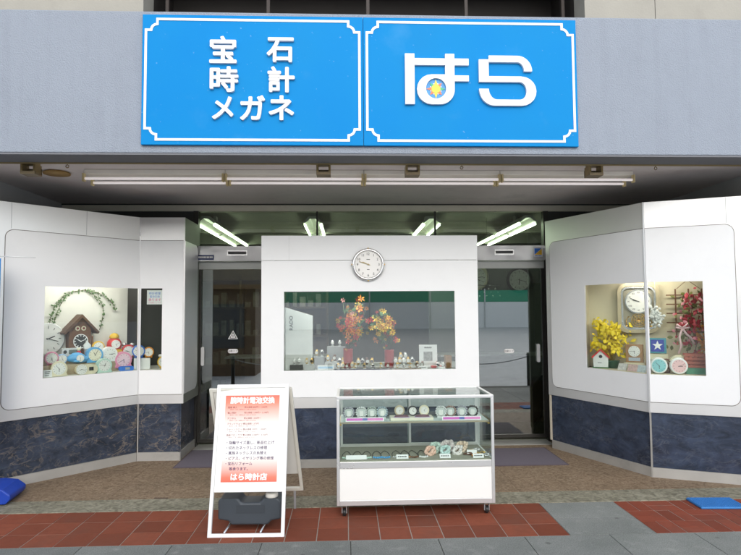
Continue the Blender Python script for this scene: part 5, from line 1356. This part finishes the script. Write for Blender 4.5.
# ------------------------------------------------------------------ across the street (seen in the glass)
op = thing('hoarding', 'long white hoarding with a green top band across the street', 'hoarding', (3, -45, -.16))
MB().box(-8, 40, -45.06, -45, -.16, 2.25).build('boards', mat('hoarding white', (.88, .88, .88), .4), op)
MB().box(-8, 40, -45.08, -44.98, 2.26, 3.35).build('band', mat('hoarding green', (.02, .30, .17), .5), op)
g = MB()
for x in (-8.1, 2.0, 7.5, 13.0, 21.0, 30.0): g.box(x, x + .10, -44.96, -44.86, -.16, 3.5)
g.parts('post', LGREY, op)
bd = thing('opposite_building', 'dark brown building front across the street behind the hoarding', 'building', (0, -50, 0))
MB().box(-60, 70, -52, -50, -.16, 11.5).build('wall', mat('dark brown cladding', (.12, .10, .085), .7, var=.3, vscale=1.5), bd)
sh = thing('timber_kiosk', 'low brown timber kiosk across the pavement, mirrored in the left door', 'kiosk', (-6, -6.5, -.16))
MB().box(-11, -2.5, -7.6, -6.5, -.16, 2.2).build('wall', mat('kiosk timber', (.12, .075, .04), .6, var=.35, vscale=5), sh)
MB().box(-11.2, -2.3, -7.8, -6.2, 2.205, 2.32).build('roof', mat('kiosk roof', (.20, .13, .06), .6), sh)
g = MB()
for k in range(5): g.box(-10.6 + k * 1.65, -9.4 + k * 1.65, -6.498, -6.47, .6, 1.8)
g.parts('window', mat('dull pane', (.05, .06, .065), .15), sh)
for k in range(5):
    x = -2.4 + k * 2.1
    t = thing('chain_post', f'{ORD[k]} dark chain post along the pavement edge', 'post', (x, -2.9, -.16), 0, 'chain posts along the pavement edge')
    MB(T(x, -2.9, -.16)).lathe([(.045, 0), (.04, .02), (.038, .78), (.05, .80), (.03, .84)], n=16).build('post', BLACK, t)
    MB().tube([(x + 2.1 * q / 10, -2.9, .60 - .16 * (1 - (q / 5 - 1) ** 2)) for q in range(11)], .010, 6).build('chain', GREY, t)

# ------------------------------------------------------------------ light, sky, camera
SUN_EL, SUN_AZ = 27, 4          # sun stands behind the photographer, a little to the right
w = bpy.data.worlds.new('World'); scene.world = w; w.use_nodes = True
nt = w.node_tree; bg = nt.nodes['Background']
sky = nt.nodes.new('ShaderNodeTexSky'); sky.sky_type = 'NISHITA'; sky.sun_disc = False
sky.sun_elevation = R(SUN_EL); sky.sun_rotation = R(180 - SUN_AZ)
sky.air_density = 1.0; sky.dust_density = 1.5; sky.ozone_density = 1.0
hs = nt.nodes.new('ShaderNodeHueSaturation'); hs.inputs['Saturation'].default_value = .45      # hazy white daylight
nt.links.new(sky.outputs[0], hs.inputs['Color']); nt.links.new(hs.outputs[0], bg.inputs[0]); bg.inputs[1].default_value = .15
sd = bpy.data.lights.new('sun', 'SUN'); sd.energy = .5; sd.angle = R(100); sd.color = (1, .975, .95)
so = bpy.data.objects.new('sun', sd); COL.objects.link(so)
dirv = Vector((sin(R(SUN_AZ)) * cos(R(SUN_EL)), -cos(R(SUN_AZ)) * cos(R(SUN_EL)), sin(R(SUN_EL))))
so.rotation_euler = dirv.to_track_quat('Z', 'Y').to_euler(); so.location = dirv * 30

cd = bpy.data.cameras.new('camera'); cam = bpy.data.objects.new('camera', cd); COL.objects.link(cam)
cd.sensor_fit = 'HORIZONTAL'; cd.sensor_width = 36; cd.lens = 36 * 580 / 741; cd.clip_end = 500; cd.clip_start = .05
r_ = Vector((.99914566, -.04077523, -.00673264)); u_ = Vector((.00448576, -.05494686, .9984792)); f_ = Vector((.04108315, .99765637, .05471701))
cam.matrix_world = Matrix(((r_.x, u_.x, -f_.x, 0), (r_.y, u_.y, -f_.y, -4.75), (r_.z, u_.z, -f_.z, 1.63), (0, 0, 0, 1)))
scene.camera = cam
vs_ = scene.view_settings; vs_.view_transform = 'Standard'; vs_.look = 'None'; vs_.gamma = 1; vs_.use_curve_mapping = False
vs_.exposure = 1.08
scene.cycles.transparent_max_bounces = 32; scene.cycles.max_bounces = 10; scene.cycles.glossy_bounces = 5
scene.cycles.caustics_reflective = False; scene.cycles.caustics_refractive = False
